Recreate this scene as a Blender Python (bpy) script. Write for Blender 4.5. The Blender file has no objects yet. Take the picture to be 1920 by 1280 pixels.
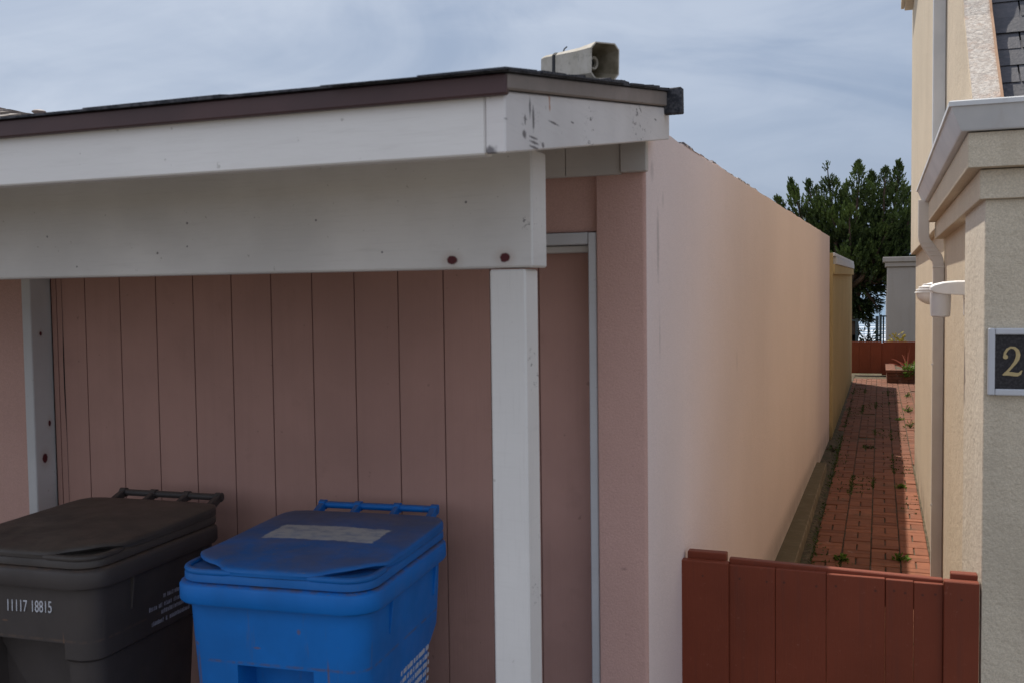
import bpy, bmesh, math, random
from mathutils import Vector, Matrix, noise as mnoise
random.seed(7)
scn = bpy.context.scene
COL = scn.collection
pi = math.pi

# ------------------------------------------------------------------ mesh builder
class MB:
    def __init__(s): s.v = []; s.f = []; s.c = []; s.col = None
    def face(s, idx):
        s.f.append(tuple(idx)); s.c.append(s.col)
    def add(s, vs, fs):
        b = len(s.v); s.v += [tuple(p) for p in vs]
        for f in fs: s.face([b+i for i in f])
    def box(s, x0, x1, y0, y1, z0, z1):
        s.add([(x0,y0,z0),(x1,y0,z0),(x1,y1,z0),(x0,y1,z0),(x0,y0,z1),(x1,y0,z1),(x1,y1,z1),(x0,y1,z1)],
              [(3,2,1,0),(4,5,6,7),(0,1,5,4),(1,2,6,5),(2,3,7,6),(3,0,4,7)]); return s
    def hexa(s, p): # 8 points: bottom 4 ccw, top 4 ccw
        s.add(p, [(3,2,1,0),(4,5,6,7),(0,1,5,4),(1,2,6,5),(2,3,7,6),(3,0,4,7)]); return s
    def loft(s, rings, cap0=True, cap1=True, close=True):
        n = len(rings[0]); b = len(s.v)
        for r in rings: s.v += [tuple(p) for p in r]
        for k in range(len(rings)-1):
            for i in range(n if close else n-1):
                j = (i+1) % n
                s.face((b+k*n+i, b+k*n+j, b+(k+1)*n+j, b+(k+1)*n+i))
        if cap0: s.face([b+i for i in range(n)][::-1])
        if cap1: s.face([b+(len(rings)-1)*n+i for i in range(n)])
        return s
    def tube(s, pts, r, n=10, cap=True):
        pts = [Vector(p) for p in pts]; rings = []
        rs = r if isinstance(r, (list, tuple)) else [r]*len(pts)
        up = Vector((0,0,1))
        for i, p in enumerate(pts):
            t = (pts[min(i+1,len(pts)-1)]-pts[max(i-1,0)]).normalized()
            a = t.cross(up)
            if a.length < 1e-3: a = t.cross(Vector((0,1,0)))
            a.normalize(); b = t.cross(a)
            rings.append([p + (a*math.cos(2*pi*k/n)+b*math.sin(2*pi*k/n))*rs[i] for k in range(n)])
        return s.loft(rings, cap, cap)
    def prism_x(s, yz, x0, x1):
        return s.loft([[(x0,y,z) for y,z in yz],[(x1,y,z) for y,z in yz]])
    def build(s, name, mat, parent=None, bevel=0, smooth=False, angle=40, seg=1):
        off = Vector((0,0,0))
        if parent is not None and parent.get('_world', 0): off = Vector(parent['_base'])
        me = bpy.data.meshes.new(name)
        me.from_pydata([tuple(Vector(p)-off) for p in s.v], [], s.f)
        if any(c is not None for c in s.c):
            at = me.attributes.new('tint', 'FLOAT', 'FACE')
            for i, c in enumerate(s.c): at.data[i].value = c if c is not None else .5
        bm = bmesh.new(); bm.from_mesh(me)
        bmesh.ops.recalc_face_normals(bm, faces=bm.faces)
        if bevel:
            es = [e for e in bm.edges if len(e.link_faces) == 2 and e.calc_face_angle(0) > .5]
            bmesh.ops.bevel(bm, geom=es, offset=bevel, segments=seg, profile=.5, affect='EDGES', clamp_overlap=True)
        bm.to_mesh(me); bm.free()
        if smooth:
            me.polygons.foreach_set('use_smooth', [True]*len(me.polygons))
            me.set_sharp_from_angle(angle=math.radians(angle))
        me.materials.append(mat)
        o = bpy.data.objects.new(name, me); COL.objects.link(o)
        if parent is not None: o.parent = parent
        return o

def thing(name, label, cat, loc=(0,0,0), rotz=0, group=None, local=False):
    o = bpy.data.objects.new(name, None); COL.objects.link(o)
    o.empty_display_size = .1
    o.location = loc; o.rotation_euler = (0,0,rotz)
    o['label'] = label; o['category'] = cat
    if group: o['group'] = group
    if not local: o['_world'] = 1; o['_base'] = tuple(loc)
    return o
def tag(o, label, cat, group=None):
    o['label'] = label; o['category'] = cat
    if group: o['group'] = group
    return o
def struct(o, kind='structure'): o['kind'] = kind; return o

# ------------------------------------------------------------------ materials
class NT:
    def __init__(s, name):
        s.m = bpy.data.materials.new(name); s.m.use_nodes = True
        s.t = s.m.node_tree; s.n = s.t.nodes; s.l = s.t.links
        s.b = s.n['Principled BSDF']; s.pos = s.n.new('ShaderNodeNewGeometry').outputs['Position']
        s.obj = s.n.new('ShaderNodeTexCoord').outputs['Object']
    def put(s, sock, val):
        if hasattr(val, 'is_linked') or isinstance(val, bpy.types.NodeSocket): s.l.new(val, sock)
        else: sock.default_value = val
    def noise(s, scale, detail=4, rough=.55, vec=None, stretch=None, dist=0):
        n = s.n.new('ShaderNodeTexNoise'); n.inputs['Scale'].default_value = scale
        n.inputs['Detail'].default_value = detail; n.inputs['Roughness'].default_value = rough
        n.inputs['Distortion'].default_value = dist
        v = vec or s.pos
        if stretch:
            mp = s.n.new('ShaderNodeVectorMath'); mp.operation = 'MULTIPLY'; s.l.new(v, mp.inputs[0]); mp.inputs[1].default_value = stretch; v = mp.outputs[0]
        s.l.new(v, n.inputs['Vector']); return n.outputs['Fac']
    def rng(s, v, a, b, c=0, d=1):
        n = s.n.new('ShaderNodeMapRange'); s.put(n.inputs[0], v)
        for i, k in zip((1,2,3,4), (a,b,c,d)): n.inputs[i].default_value = k
        n.interpolation_type = 'SMOOTHSTEP'
        return n.outputs[0]
    def math(s, op, a, b=0):
        n = s.n.new('ShaderNodeMath'); n.operation = op; s.put(n.inputs[0], a); s.put(n.inputs[1], b); return n.outputs[0]
    def mix(s, f, a, b, mode='MIX'):
        n = s.n.new('ShaderNodeMix'); n.data_type = 'RGBA'; n.blend_type = mode
        s.put(n.inputs[0], f)
        for sock, v in ((n.inputs[6], a), (n.inputs[7], b)):
            s.put(sock, tuple(v)+(1,) if isinstance(v, (tuple, list)) and len(v) == 3 else v)
        return n.outputs[2]
    def spot(s, c, r, soft=.3, vec=None, scale=(1,1,1), wob=0, wobscale=60):
        n = s.n.new('ShaderNodeVectorMath'); n.operation = 'SUBTRACT'; s.l.new(vec or s.pos, n.inputs[0]); n.inputs[1].default_value = c
        k = s.n.new('ShaderNodeVectorMath'); k.operation = 'MULTIPLY'; s.l.new(n.outputs[0], k.inputs[0]); k.inputs[1].default_value = scale
        l = s.n.new('ShaderNodeVectorMath'); l.operation = 'LENGTH'; s.l.new(k.outputs[0], l.inputs[0])
        d = l.outputs['Value']
        if wob: d = s.math('ADD', d, s.math('MULTIPLY', s.math('SUBTRACT', s.noise(wobscale, 3), .5), wob))
        return s.rng(d, r*(1-soft), r*(1+soft), 1, 0)
    def attr(s, name):
        n = s.n.new('ShaderNodeAttribute'); n.attribute_name = name; return n.outputs['Fac']
    def bump(s, h, strength=.3, dist=.01):
        n = s.n.new('ShaderNodeBump'); n.inputs['Strength'].default_value = strength; n.inputs['Distance'].default_value = dist
        s.l.new(h, n.inputs['Height']); s.l.new(n.outputs[0], s.b.inputs['Normal'])
    def done(s, col, rough=.7, spec=.3, metal=0):
        s.put(s.b.inputs['Base Color'], tuple(col)+(1,) if isinstance(col, (tuple, list)) else col)
        s.put(s.b.inputs['Roughness'], rough); s.b.inputs['Specular IOR Level'].default_value = spec
        s.b.inputs['Metallic'].default_value = metal
        return s.m
def mul(c, k): return tuple(x*k for x in c)

def stucco(name, base, grain=90, strength=.35, blotch=.14, stain=(.55,.5,.42), stain_amt=.25, marks=()):
    t = NT(name)
    c = t.mix(t.rng(t.noise(1.3, 5), .3, .7), mul(base, 1-blotch), mul(base, 1+blotch*.6))
    streak = t.rng(t.noise(3, 5, .6, stretch=(2.2,2.2,.22)), .5, .75)
    c = t.mix(t.math('MULTIPLY', streak, stain_amt), c, tuple(b*s for b, s in zip(base, stain)))
    c = t.mix(t.rng(t.noise(220, 2), .35, .65, 0, .30 if grain > 100 else .55), c, mul(base, .7))
    if grain <= 100: c = t.mix(t.rng(t.noise(150, 3, .7), .55, .75, 0, .35), c, mul(base, 1.3))
    c = t.mix(t.rng(t.noise(34, 4, .7), .66, .74, 0, .22), c, mul(base, .62))
    for p, r, sc, k in marks:
        c = t.mix(t.math('MULTIPLY', t.spot(p, r, .6, scale=sc, wob=r*1.4, wobscale=70), k), c, mul(base, .45))
    zz = t.n.new('ShaderNodeSeparateXYZ'); t.l.new(t.pos, zz.inputs[0])
    c = t.mix(t.math('MULTIPLY', t.rng(zz.outputs['Z'], .02, .30, 1, 0), t.rng(t.noise(5, 5, .7, stretch=(1,1,.5)), .35, .65, .1, .7)), c, mul(base, .42))
    t.bump(t.math('ADD', t.noise(grain, 5, .65), t.math('MULTIPLY', t.noise(11, 4, .6), 1.6)), strength, .006)
    return t.done(c, .92, .15)

# white paint with weathering, plus knots bleeding through
def white_paint(name, base=(.80,.78,.76), knots=(), scuffs=(), rust=(), dirt=.16, marks=()):
    t = NT(name)
    c = t.mix(t.rng(t.noise(2.2, 5), .35, .7), mul(base, 1-dirt), base)
    c = t.mix(t.rng(t.noise(26, 4, .6, stretch=(.25,.25,2.2)), .55, .8, 0, .16), c, (.42,.40,.37))
    c = t.mix(t.rng(t.noise(55, 2, .5), .73, .78, 0, .45), c, (.30,.28,.25))
    for p, r in scuffs:
        m = t.math('MULTIPLY', t.spot(p, r, .6), t.rng(t.noise(48, 5, .75, stretch=(1,.55,1.3)), .58, .64))
        c = t.mix(t.math('MULTIPLY', m, .85), c, (.09,.08,.09))
    for p, r, sc in rust:
        c = t.mix(t.math('MULTIPLY', t.spot(p, r, .5, scale=sc, wob=.004), .8), c, (.45,.17,.07))
    c = t.mix(t.rng(t.noise(150, 3, .6, stretch=(.05,.05,1) if 'post' not in name else (1,1,.05)), .5, .8, 0, .14), c, (.40,.38,.36))
    for p, r, sc in marks:
        c = t.mix(t.math('MULTIPLY', t.spot(p, r, .45, scale=sc, wob=r*1.3, wobscale=110), .82), c, (.075,.065,.075))
    for p, r, sc in knots:
        halo = t.spot(p, r*1.9, .6, scale=sc, wob=.012)
        c = t.mix(t.math('MULTIPLY', halo, .3), c, (.40,.28,.22))
        c = t.mix(t.spot(p, r, .2, scale=sc, wob=.006, wobscale=90), c, (.09,.012,.016))
    t.bump(t.noise(70, 4, .6, stretch=(.3,.3,1.5)), .14, .004)
    return t.done(c, .55, .35)

M = {}
M['pink'] = stucco('peach_stucco', (.84,.71,.675), 120, .42, .03, (.80,.76,.72), .05,
    marks=[((-.678,3.22,2.05),.016,(1,1,.16),.5),((-.678,3.14,2.28),.02,(1,1,.7),.35),((-.677,3.30,2.20),.010,(1,1,.4),.35),((-.677,3.24,1.75),.008,(1,1,.12),.4),((-.65,6.2,.2),.10,(1,.02,1.2),.35),((-.64,8.5,.16),.08,(1,.03,1.2),.35),((-.66,5,1.55),.02,(1,1,.4),.2)])
M['salmon'] = stucco('salmon_stucco', (.61,.385,.33), 130, .5, .05, (.7,.66,.62), .15, marks=[((-.76,3.05,1.02),.006,(.6,1,1),.6),((-.73,3.05,1.35),.004,(1,1,1),.5)])
M['cream'] = stucco('cream_stucco', (.66,.56,.43), 70, .6, .07, (.80,.72,.62), .32)
M['cream_grey'] = stucco('cream_stucco_shade', (.64,.565,.445), 60, .9, .14, (.62,.6,.58), .35)  # duller copy of the cream, with the front's shade put into its colour
M['cream_light'] = stucco('cream_stucco_light', (.67,.60,.50), 60, .7, .07, (.80,.74,.66), .3)
M['yellow'] = stucco('yellow_stucco', (.54,.42,.215), 60, .3, .08, (.7,.62,.5), .35)
M['grey'] = stucco('grey_stucco', (.37,.345,.33), 40, .2, .05)
t = NT('speckled_stucco')
c = t.mix(t.rng(t.noise(60, 6, .7), .40, .62), (.56,.49,.43), (.74,.68,.61))
c = t.mix(t.rng(t.noise(14, 3), .52, .7, 0, .5), c, (.58,.38,.28))
t.bump(t.noise(70, 5, .7), .9, .012); M['speckle'] = t.done(c, .95, .1)

t = NT('pink_siding')
base = (.47,.275,.228)
c = t.mix(t.rng(t.noise(2, 5), .3, .7), mul(base,.9), mul(base,1.06))
c = t.mix(t.rng(t.noise(9, 5, .6, stretch=(3,3,.12)), .45, .75, 0, .16), c, mul(base,.74))
c = t.mix(t.rng(t.attr('tint'), .0, 1), mul(base,.66), c)
c = t.mix(t.rng(t.noise(7, 4, .6), .58, .74, 0, .22), c, mul(base,.66))
c = t.mix(t.rng(t.noise(38, 2, .5), .74, .78, 0, .5), c, mul(base,.5))
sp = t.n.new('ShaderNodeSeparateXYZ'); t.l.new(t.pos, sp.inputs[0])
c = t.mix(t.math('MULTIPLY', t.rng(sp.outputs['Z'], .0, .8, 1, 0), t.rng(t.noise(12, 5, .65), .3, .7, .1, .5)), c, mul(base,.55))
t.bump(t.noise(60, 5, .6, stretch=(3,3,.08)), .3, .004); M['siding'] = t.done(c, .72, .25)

M['white'] = white_paint('white_paint', dirt=.10)
M['beam'] = white_paint('beam_white_paint', knots=[((-.937,2.138,1.977),.0105,(.8,1,1.1)),((-.806,2.138,1.980),.0115,(.9,1,1.1))],
        scuffs=[((-.745,2.15,2.06),.03)], marks=[((x_,2.138,z_),.0028,(1,1,1)) for x_,z_ in ((-1.683,2.09),(-1.30,2.083),(-1.685,2.03),(-1.78,2.015),(-2.15,2.07),(-2.05,1.985),(-1.12,2.0),(-.90,2.11))])
M['postw'] = white_paint('post_white_paint', knots=[], scuffs=[((-.752,2.2,1.72),.05),((-.752,2.2,1.2),.04)], dirt=.08)
M['postl'] = white_paint('left_post_white_paint', base=(.66,.66,.66), knots=[((-3.18,3.110,1.760),.0085,(1,1.3,1)),((-3.18,3.140,1.394),.010,(1,1.5,.8)),((-3.18,3.110,1.255),.016,(1,1.2,.85))])
M['rake'] = white_paint('rake_white_paint', base=(.77,.74,.73), scuffs=[((-.62,1.7990,2.2053),.045),((-.62,2.2076,2.2664),.05),((-.62,2.7243,2.3509),.10)],
        rust=[((-.62,1.9089,2.2842),.0045,(1,1,.28)),((-.62,1.9107,2.2682),.0045,(1,1,.6)),((-.62,1.5641,2.2288),.016,(1,.8,1))], dirt=.14,
        marks=[((-.650,1.657,2.149),.011,(.8,1,1.1)),((-.62,1.5669,2.1424),.010,(1,.6,1.1)),((-.62,1.5735,2.2025),.006,(1,.25,1.6)),((-.62,1.6346,2.2062),.004,(1,.14,1.6)),((-.62,1.7896,2.2476),.008,(1,1.6,.45)),((-.62,1.8083,2.2288),.009,(1,1.5,.42)),((-.62,1.7614,2.2194),.005,(1,1.6,.5)),
               ((-.62,1.7567,2.1922),.007,(1,.7,1)),((-.62,1.8130,2.1846),.004,(1,.16,1.5)),((-.62,1.8130,2.1752),.0035,(1,.14,1.5)),((-.62,1.8083,2.1931),.0035,(1,.16,1.5)),((-.62,1.8647,2.1865),.005,(1,.6,1)),((-.62,1.9352,2.2401),.0035,(1,.12,1.5)),((-.62,2.0667,2.2617),.003,(1,.3,1.5)),((-.62,2.9121,2.3998),.004,(1,.3,1.5))])
M['fascia'] = white_paint('fascia_white_paint', rust=[((-1.188,1.648,2.212),.0055,(1.2,1,.8)),((-1.21,1.648,2.25),.006,(.6,1,1))], dirt=.06)
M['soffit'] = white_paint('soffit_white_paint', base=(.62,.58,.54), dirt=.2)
M['casing'] = white_paint('casing_paint', base=(.60,.60,.61))
t = NT('grey_trim_strip')
c = t.mix(t.rng(t.noise(4, 5), .35, .7), (.22,.19,.17), (.31,.26,.235))
c = t.mix(t.rng(t.noise(40, 3, stretch=(.3,1,1)), .6, .75, 0, .5), c, (.2,.17,.16)); M['drip'] = t.done(c, .8)
t = NT('maroon_metal'); c = t.mix(t.rng(t.noise(5, 4), .3, .7), (.062,.034,.036), (.085,.045,.046)); M['maroon'] = t.done(c, .5, .4)
t = NT('dark_shingle'); c = t.mix(t.rng(t.noise(90, 3), .35, .65), (.030,.032,.040), (.085,.085,.095)); t.bump(t.noise(160, 2), .5, .004); M['shingle'] = t.done(c, .9)
t = NT('coping_paper'); c = t.mix(t.rng(t.noise(38, 4, .7), .46, .56), (.09,.08,.085), (.60,.52,.47)); M['coping'] = t.done(c, .9)
t = NT('blocker_brown'); M['blocker'] = t.done(t.mix(t.noise(3), (.20,.17,.15), (.27,.23,.20)), .9)  # dark brown, used only on the added unseen block beyond the house
t = NT('wood_shake'); c = t.mix(t.attr('tint'), (.13,.11,.10), (.40,.36,.33)); t.bump(t.noise(60, 3), .4, .006); M['shake'] = t.done(c, .9)
t = NT('vent_metal'); M['ventm'] = t.done(t.mix(t.noise(8), (.22,.18,.17), (.32,.28,.27)), .6)
t = NT('black_cable'); M['cable'] = t.done(t.mix(t.noise(30), (.012,.012,.014), (.02,.02,.022)), .5)

t = NT('red_paint')
c = t.mix(t.rng(t.noise(3, 5), .3, .7), (.165,.033,.013), (.20,.041,.017))
c = t.mix(t.rng(t.noise(14, 5, .6, stretch=(3,3,.14)), .5, .8, 0, .5), c, (.125,.034,.020))
c = t.mix(t.rng(t.noise(80, 2), .74, .78, 0, .5), c, (.32,.15,.11))
for q_ in (-.47,-.375,-.315,-.205,-.14,-.01,.05,.085,.14,.18,-.60,.26):
    c = t.mix(t.math('MULTIPLY', t.spot((q_,3.60,.862+.004*math.sin(q_*40)), .0045, .4, scale=(1,.15,1)), .7), c, (.06,.022,.016))
c = t.mix(t.math('MULTIPLY', t.rng(t.noise(38, 5, .75), .62, .70), .45), c, (.30,.11,.075))
t.bump(t.noise(70, 4, .6, stretch=(3,3,.12)), .22, .004); M['red'] = t.done(c, .55, .35)

def plastic(name, base, dust, dustamt=.65, rgh=.48, sticker=False):
    t = NT(name)
    c = t.mix(t.rng(t.noise(5, 4, vec=t.obj), .3, .7), mul(base,.88), mul(base,1.1))
    g = t.n.new('ShaderNodeNewGeometry'); sp = t.n.new('ShaderNodeSeparateXYZ'); t.l.new(g.outputs['Normal'], sp.inputs[0])
    up = t.rng(sp.outputs['Z'], .5, .98)
    d = t.math('MULTIPLY', up, t.rng(t.noise(7, 6, .65, vec=t.obj, dist=.6), .30, .68))
    c = t.mix(t.math('MULTIPLY', d, dustamt), c, dust)
    c = t.mix(t.math('MULTIPLY', up, t.rng(t.noise(70, 3, .6, vec=t.obj), .62, .72, 0, .6)), c, mul(dust, 1.4))
    st = t.rng(t.noise(16, 5, .7, vec=t.obj, stretch=(2,2,.16)), .60, .72)
    c = t.mix(t.math('MULTIPLY', st, .30), c, mul(dust, .9))
    sc = t.rng(t.noise(45, 5, .8, vec=t.obj, stretch=(.5,.5,2)), .66, .72)
    c = t.mix(t.math('MULTIPLY', sc, .35), c, mul(dust, 1.2))
    yy = t.n.new('ShaderNodeSeparateXYZ'); t.l.new(t.obj, yy.inputs[0])
    grit = t.rng(t.noise(26, 5, .7, vec=t.obj), .40, .62)
    for zc, wd, k in ((1.108,.007,.75),(1.047,.006,.4),(.883,.007,.55)):
        band = t.rng(t.math('ABSOLUTE', t.math('SUBTRACT', yy.outputs['Z'], zc)), 0, wd, 1, 0)
        c = t.mix(t.math('MULTIPLY', t.math('MULTIPLY', band, grit), k), c, (.13,.085,.06))
    for p_, r_, sc_ in (((-.232,-.31,.82),.0045,(1,.05,.055)),((-.238,-.31,.925),.005,(.6,.05,1)),((.155,-.31,.86),.003,(1,.05,.07)),((.075,-.32,.985),.005,(1,.05,.7)),((-.05,-.31,.93),.003,(.3,.05,1))):
        c = t.mix(t.math('MULTIPLY', t.spot(p_, r_, .5, vec=t.obj, scale=sc_), .6), c, (.17,.095,.06))
    c = t.mix(t.math('MULTIPLY', t.math('MULTIPLY', up, t.rng(yy.outputs['Y'], -.12, .26)), dustamt*.95), c, mul(dust,.85))
    if sticker:
        sx = t.n.new('ShaderNodeSeparateXYZ'); t.l.new(t.obj, sx.inputs[0])
        e = t.math('MULTIPLY', t.math('SUBTRACT', t.noise(30, 4, vec=t.obj), .5), .03)
        X = t.math('ADD', sx.outputs['X'], e); Y = t.math('ADD', sx.outputs['Y'], e)
        m = t.math('MULTIPLY', t.rng(X, -.182, -.176), t.rng(X, .168, .176, 1, 0))
        m = t.math('MULTIPLY', m, t.math('MULTIPLY', t.rng(Y, -.045, -.038), t.rng(Y, .105, .112, 1, 0)))
        m = t.math('MULTIPLY', m, t.rng(t.noise(22, 5, .7, vec=t.obj, stretch=(1,1.6,1)), .30, .60, .45, .95))
        m = t.math('MULTIPLY', m, t.rng(sp.outputs['Z'], .7, .9))
        c = t.mix(m, c, (.47,.48,.47))
    t.bump(t.noise(180, 3, vec=t.obj), .10, .002)
    return t.done(c, t.rng(t.noise(9, vec=t.obj), .2, .8, rgh-.06, rgh+.2), .4)
M['blue'] = plastic('blue_plastic', (.0003,.150,.52), (.13,.115,.11), .3)
M['blue_lid'] = plastic('blue_lid_plastic', (.002,.125,.42), (.145,.125,.12), .5, sticker=True)
M['dark'] = plastic('dark_grey_plastic', (.062,.052,.049), (.11,.088,.074), .55)
M['dark_lid'] = plastic('dark_lid_plastic', (.058,.049,.044), (.125,.10,.08), .9)
t = NT('white_print'); M['print'] = t.done(t.mix(t.noise(60), (.45,.46,.50), (.62,.63,.68)), .7)
t = NT('faint_print'); M['faint'] = t.done(t.mix(t.rng(t.noise(70, 4), .3, .6), (.20,.19,.22), (.42,.42,.48)), .7)
t = NT('rubber'); M['rubber'] = t.done(t.mix(t.noise(30), (.015,.015,.015), (.03,.03,.03)), .8)

t = NT('horn_plastic'); c = t.mix(t.rng(t.noise(14, 5, .65), .35, .7), (.44,.40,.33), (.56,.52,.46))
c = t.mix(t.rng(t.noise(40, 4, .7), .55, .7, 0, .6), c, (.22,.21,.17)); M['horn'] = t.done(c, .7)
t = NT('horn_inside'); c = t.mix(t.rng(t.noise(30, 4), .35, .7), (.20,.17,.115), (.33,.29,.22)); M['hornin'] = t.done(c, .75)
t = NT('black_hole'); M['black'] = t.done(t.mix(t.noise(20), (.012,.012,.012), (.02,.02,.02)), .9)

t = NT('gutter_metal'); c = t.mix(t.rng(t.noise(4, 5), .3, .7), (.56,.57,.58), (.66,.66,.66))
c = t.mix(t.rng(t.noise(9, 5, .6, stretch=(1,1,.2)), .58, .8, 0, .35), c, (.38,.33,.29)); M['gutter'] = t.done(c, .45, .4)
t = NT('downpipe_paint'); c = t.mix(t.rng(t.noise(4, 5), .3, .7), (.64,.59,.52), (.72,.67,.60)); M['pipe'] = t.done(c, .5, .35)
t = NT('white_fixture'); c = t.mix(t.rng(t.noise(20, 4), .3, .7), (.80,.79,.78), (.86,.85,.84)); M['fixture'] = t.done(c, .45, .4)
t = NT('frosted_globe'); t.b.inputs['Transmission Weight'].default_value = .25; M['globe'] = t.done(t.mix(t.noise(10), (.76,.74,.74), (.80,.79,.79)), .55)
t = NT('slate'); c = t.mix(t.attr('tint'), (.045,.048,.058), (.12,.12,.135)); c = t.mix(t.rng(t.noise(50, 4), .4, .7, 0, .4), c, (.15,.14,.15)); t.bump(t.noise(80, 3), .4, .005); M['slate'] = t.done(c, .7)
t = NT('rust_flashing'); M['rustf'] = t.done(t.mix(t.noise(30), (.36,.19,.10), (.5,.34,.24)), .8)
t = NT('plaque_frame'); M['frame'] = t.done(t.mix(t.noise(12), (.50,.52,.56), (.60,.62,.66)), .4, .5)
t = NT('plaque_panel'); c = t.mix(t.rng(t.noise(120, 3), .4, .7), (.018,.017,.020), (.045,.042,.045)); t.bump(t.noise(150, 2), .3, .002); M['panel'] = t.done(c, .45)
t = NT('gold_paint'); M['gold'] = t.done(t.mix(t.noise(60), (.40,.30,.13), (.54,.43,.22)), .5, .5)

t = NT('brick'); a = t.attr('tint')
c = t.mix(a, (.180,.068,.038), (.295,.115,.064))
c = t.mix(t.rng(t.noise(18, 5, .65), .40, .72, 0, .55), c, (.15,.062,.042))
c = t.mix(t.rng(t.noise(7, 5, .7), .60, .74, 0, .6), c, (.42,.29,.24))
c = t.mix(t.rng(t.noise(2.4, 5, .6), .56, .72, 0, .5), c, (.085,.065,.042))
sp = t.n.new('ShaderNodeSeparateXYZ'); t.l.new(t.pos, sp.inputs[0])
c = t.mix(t.math('MULTIPLY', t.rng(sp.outputs['Y'], 8, 15), t.rng(t.noise(3, 4), .2, .7, .15, .5)), c, (.115,.070,.052))  # far pavers painted darker to stand in for dimmer light
t.bump(t.noise(110, 4), .35, .004); M['brick'] = t.done(c, .9)
t = NT('soil'); c = t.mix(t.rng(t.noise(24, 5, .65), .35, .65), (.060,.047,.030), (.150,.115,.075))
c = t.mix(t.rng(t.noise(6, 5, .6), .50, .65, 0, .7), c, (.050,.062,.026)); t.bump(t.noise(60, 5, .7), .8, .012); M['soil'] = t.done(c, .95)
t = NT('kerb_concrete'); c = t.mix(t.rng(t.noise(9, 5, .6), .35, .7), (.17,.135,.09), (.29,.24,.17))
g = t.n.new('ShaderNodeNewGeometry'); sp = t.n.new('ShaderNodeSeparateXYZ'); t.l.new(g.outputs['Normal'], sp.inputs[0])
c = t.mix(t.math('MULTIPLY', t.rng(sp.outputs['Z'], .6, .95), t.rng(t.noise(14, 5, .65), .25, .6, .55, .95)), c, (.125,.098,.056))
c = t.mix(t.rng(t.noise(5, 5), .58, .74, 0, .4), c, (.09,.085,.045)); t.bump(t.noise(70, 4), .5, .006); M['kerb'] = t.done(c, .95)
t = NT('driveway_concrete'); c = t.mix(t.rng(t.noise(1.2, 6, .6), .3, .7), (.125,.112,.098), (.17,.155,.137)); t.bump(t.noise(120, 3), .3, .003); M['drive'] = t.done(c, .9)
t = NT('asphalt'); c = t.mix(t.rng(t.noise(60, 4), .3, .7), (.045,.045,.047), (.075,.074,.072)); t.bump(t.noise(120, 3), .4, .004); M['asphalt'] = t.done(c, .9)
t = NT('earth'); M['earth'] = t.done(t.mix(t.rng(t.noise(1.5, 6), .3, .7), (.10,.10,.05), (.20,.16,.10)), .95)
t = NT('railing_metal'); M['rail'] = t.done(t.mix(t.noise(10), (.045,.075,.095), (.07,.105,.125)), .5, .4)
t = NT('bark'); c = t.mix(t.rng(t.noise(9, 5, stretch=(3,3,.5)), .3, .7), (.045,.030,.024), (.11,.075,.058)); t.bump(t.noise(20, 4), .6, .02); M['bark'] = t.done(c, .95)
def leafm(name, lo, hi, trans=.15):
    t = NT(name); c = t.mix(t.attr('tint'), lo, hi)
    t.b.inputs['Subsurface Weight'].default_value = 0
    m = t.done(c, .6, .25)
    tr = t.n.new('ShaderNodeBsdfTranslucent'); t.put(tr.inputs[0], c)
    mx = t.n.new('ShaderNodeMixShader'); mx.inputs[0].default_value = trans
    t.l.new(t.b.outputs[0], mx.inputs[1]); t.l.new(tr.outputs[0], mx.inputs[2])
    t.l.new(mx.outputs[0], t.n['Material Output'].inputs[0]); return m
M['cypress'] = leafm('cypress_leaf', (.008,.018,.007), (.115,.17,.042), .12)
M['weed'] = leafm('weed_leaf', (.06,.12,.016), (.19,.31,.05), .35)
M['moss'] = leafm('moss_leaf', (.030,.052,.012), (.085,.14,.03), .2)
M['redleaf'] = leafm('flax_leaf', (.30,.07,.05), (.52,.19,.13), .2)
M['yellowleaf'] = leafm('yellow_leaf', (.22,.17,.02), (.45,.34,.05), .2)
M['darkleaf'] = leafm('dark_leaf', (.010,.016,.008), (.035,.05,.018), .05)

t = NT('sea_water')
w = t.noise(.045, 6, .6, stretch=(.35,1.6,1))
foam = t.rng(t.noise(.03, 6, .65, stretch=(.45,2.2,1), dist=.8), .47, .56)
sp = t.n.new('ShaderNodeSeparateXYZ'); t.l.new(t.pos, sp.inputs[0])
near = t.rng(sp.outputs['Y'], 330, 560, 1, 0)
fm = t.math('MULTIPLY', foam, near)
fm = t.math('MAXIMUM', fm, t.math('MULTIPLY', t.rng(sp.outputs['Y'], 230, 300, 1, 0), .92))
fm2 = t.math('MULTIPLY', t.rng(t.noise(.02, 5, .6, stretch=(.3,2.5,1)), .60, .66), .35)
c = t.mix(t.rng(w, .35, .65), (.095,.17,.25), (.16,.25,.34))
c = t.mix(t.math('MAXIMUM', fm, fm2), c, (.78,.82,.86))
t.bump(w, .5, 1.2); M['sea'] = t.done(c, .35, .4)

# ------------------------------------------------------------------ setting
def sheet(name, x0, x1, y0, y1, z, mat):
    m = MB(); m.add([(x0,y0,z),(x1,y0,z),(x1,y1,z),(x0,y1,z)], [(0,1,2,3)])
    return struct(m.build(name, mat))
sheet('ground', -120, 120, -120, 30.4, -.03, M['earth'])
sheet('driveway', -20, 20, -4, 3.62, 0, M['drive'])
sheet('road', -60, 60, -12, -4.2, -.004, M['asphalt'])
m = MB(); m.box(-20, 20, -4.2, -4.0, -.03, .004); struct(m.build('kerb', M['kerb'], bevel=.02))
sheet('sea', -9000, 9000, 33, 16000, -13, M['sea'])
m = MB(); m.add([(-120,30.4,-.03),(120,30.4,-.03),(120,34,-13.2),(-120,34,-13.2)], [(0,1,2,3)]); struct(m.build('cliff', M['earth']))

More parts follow.
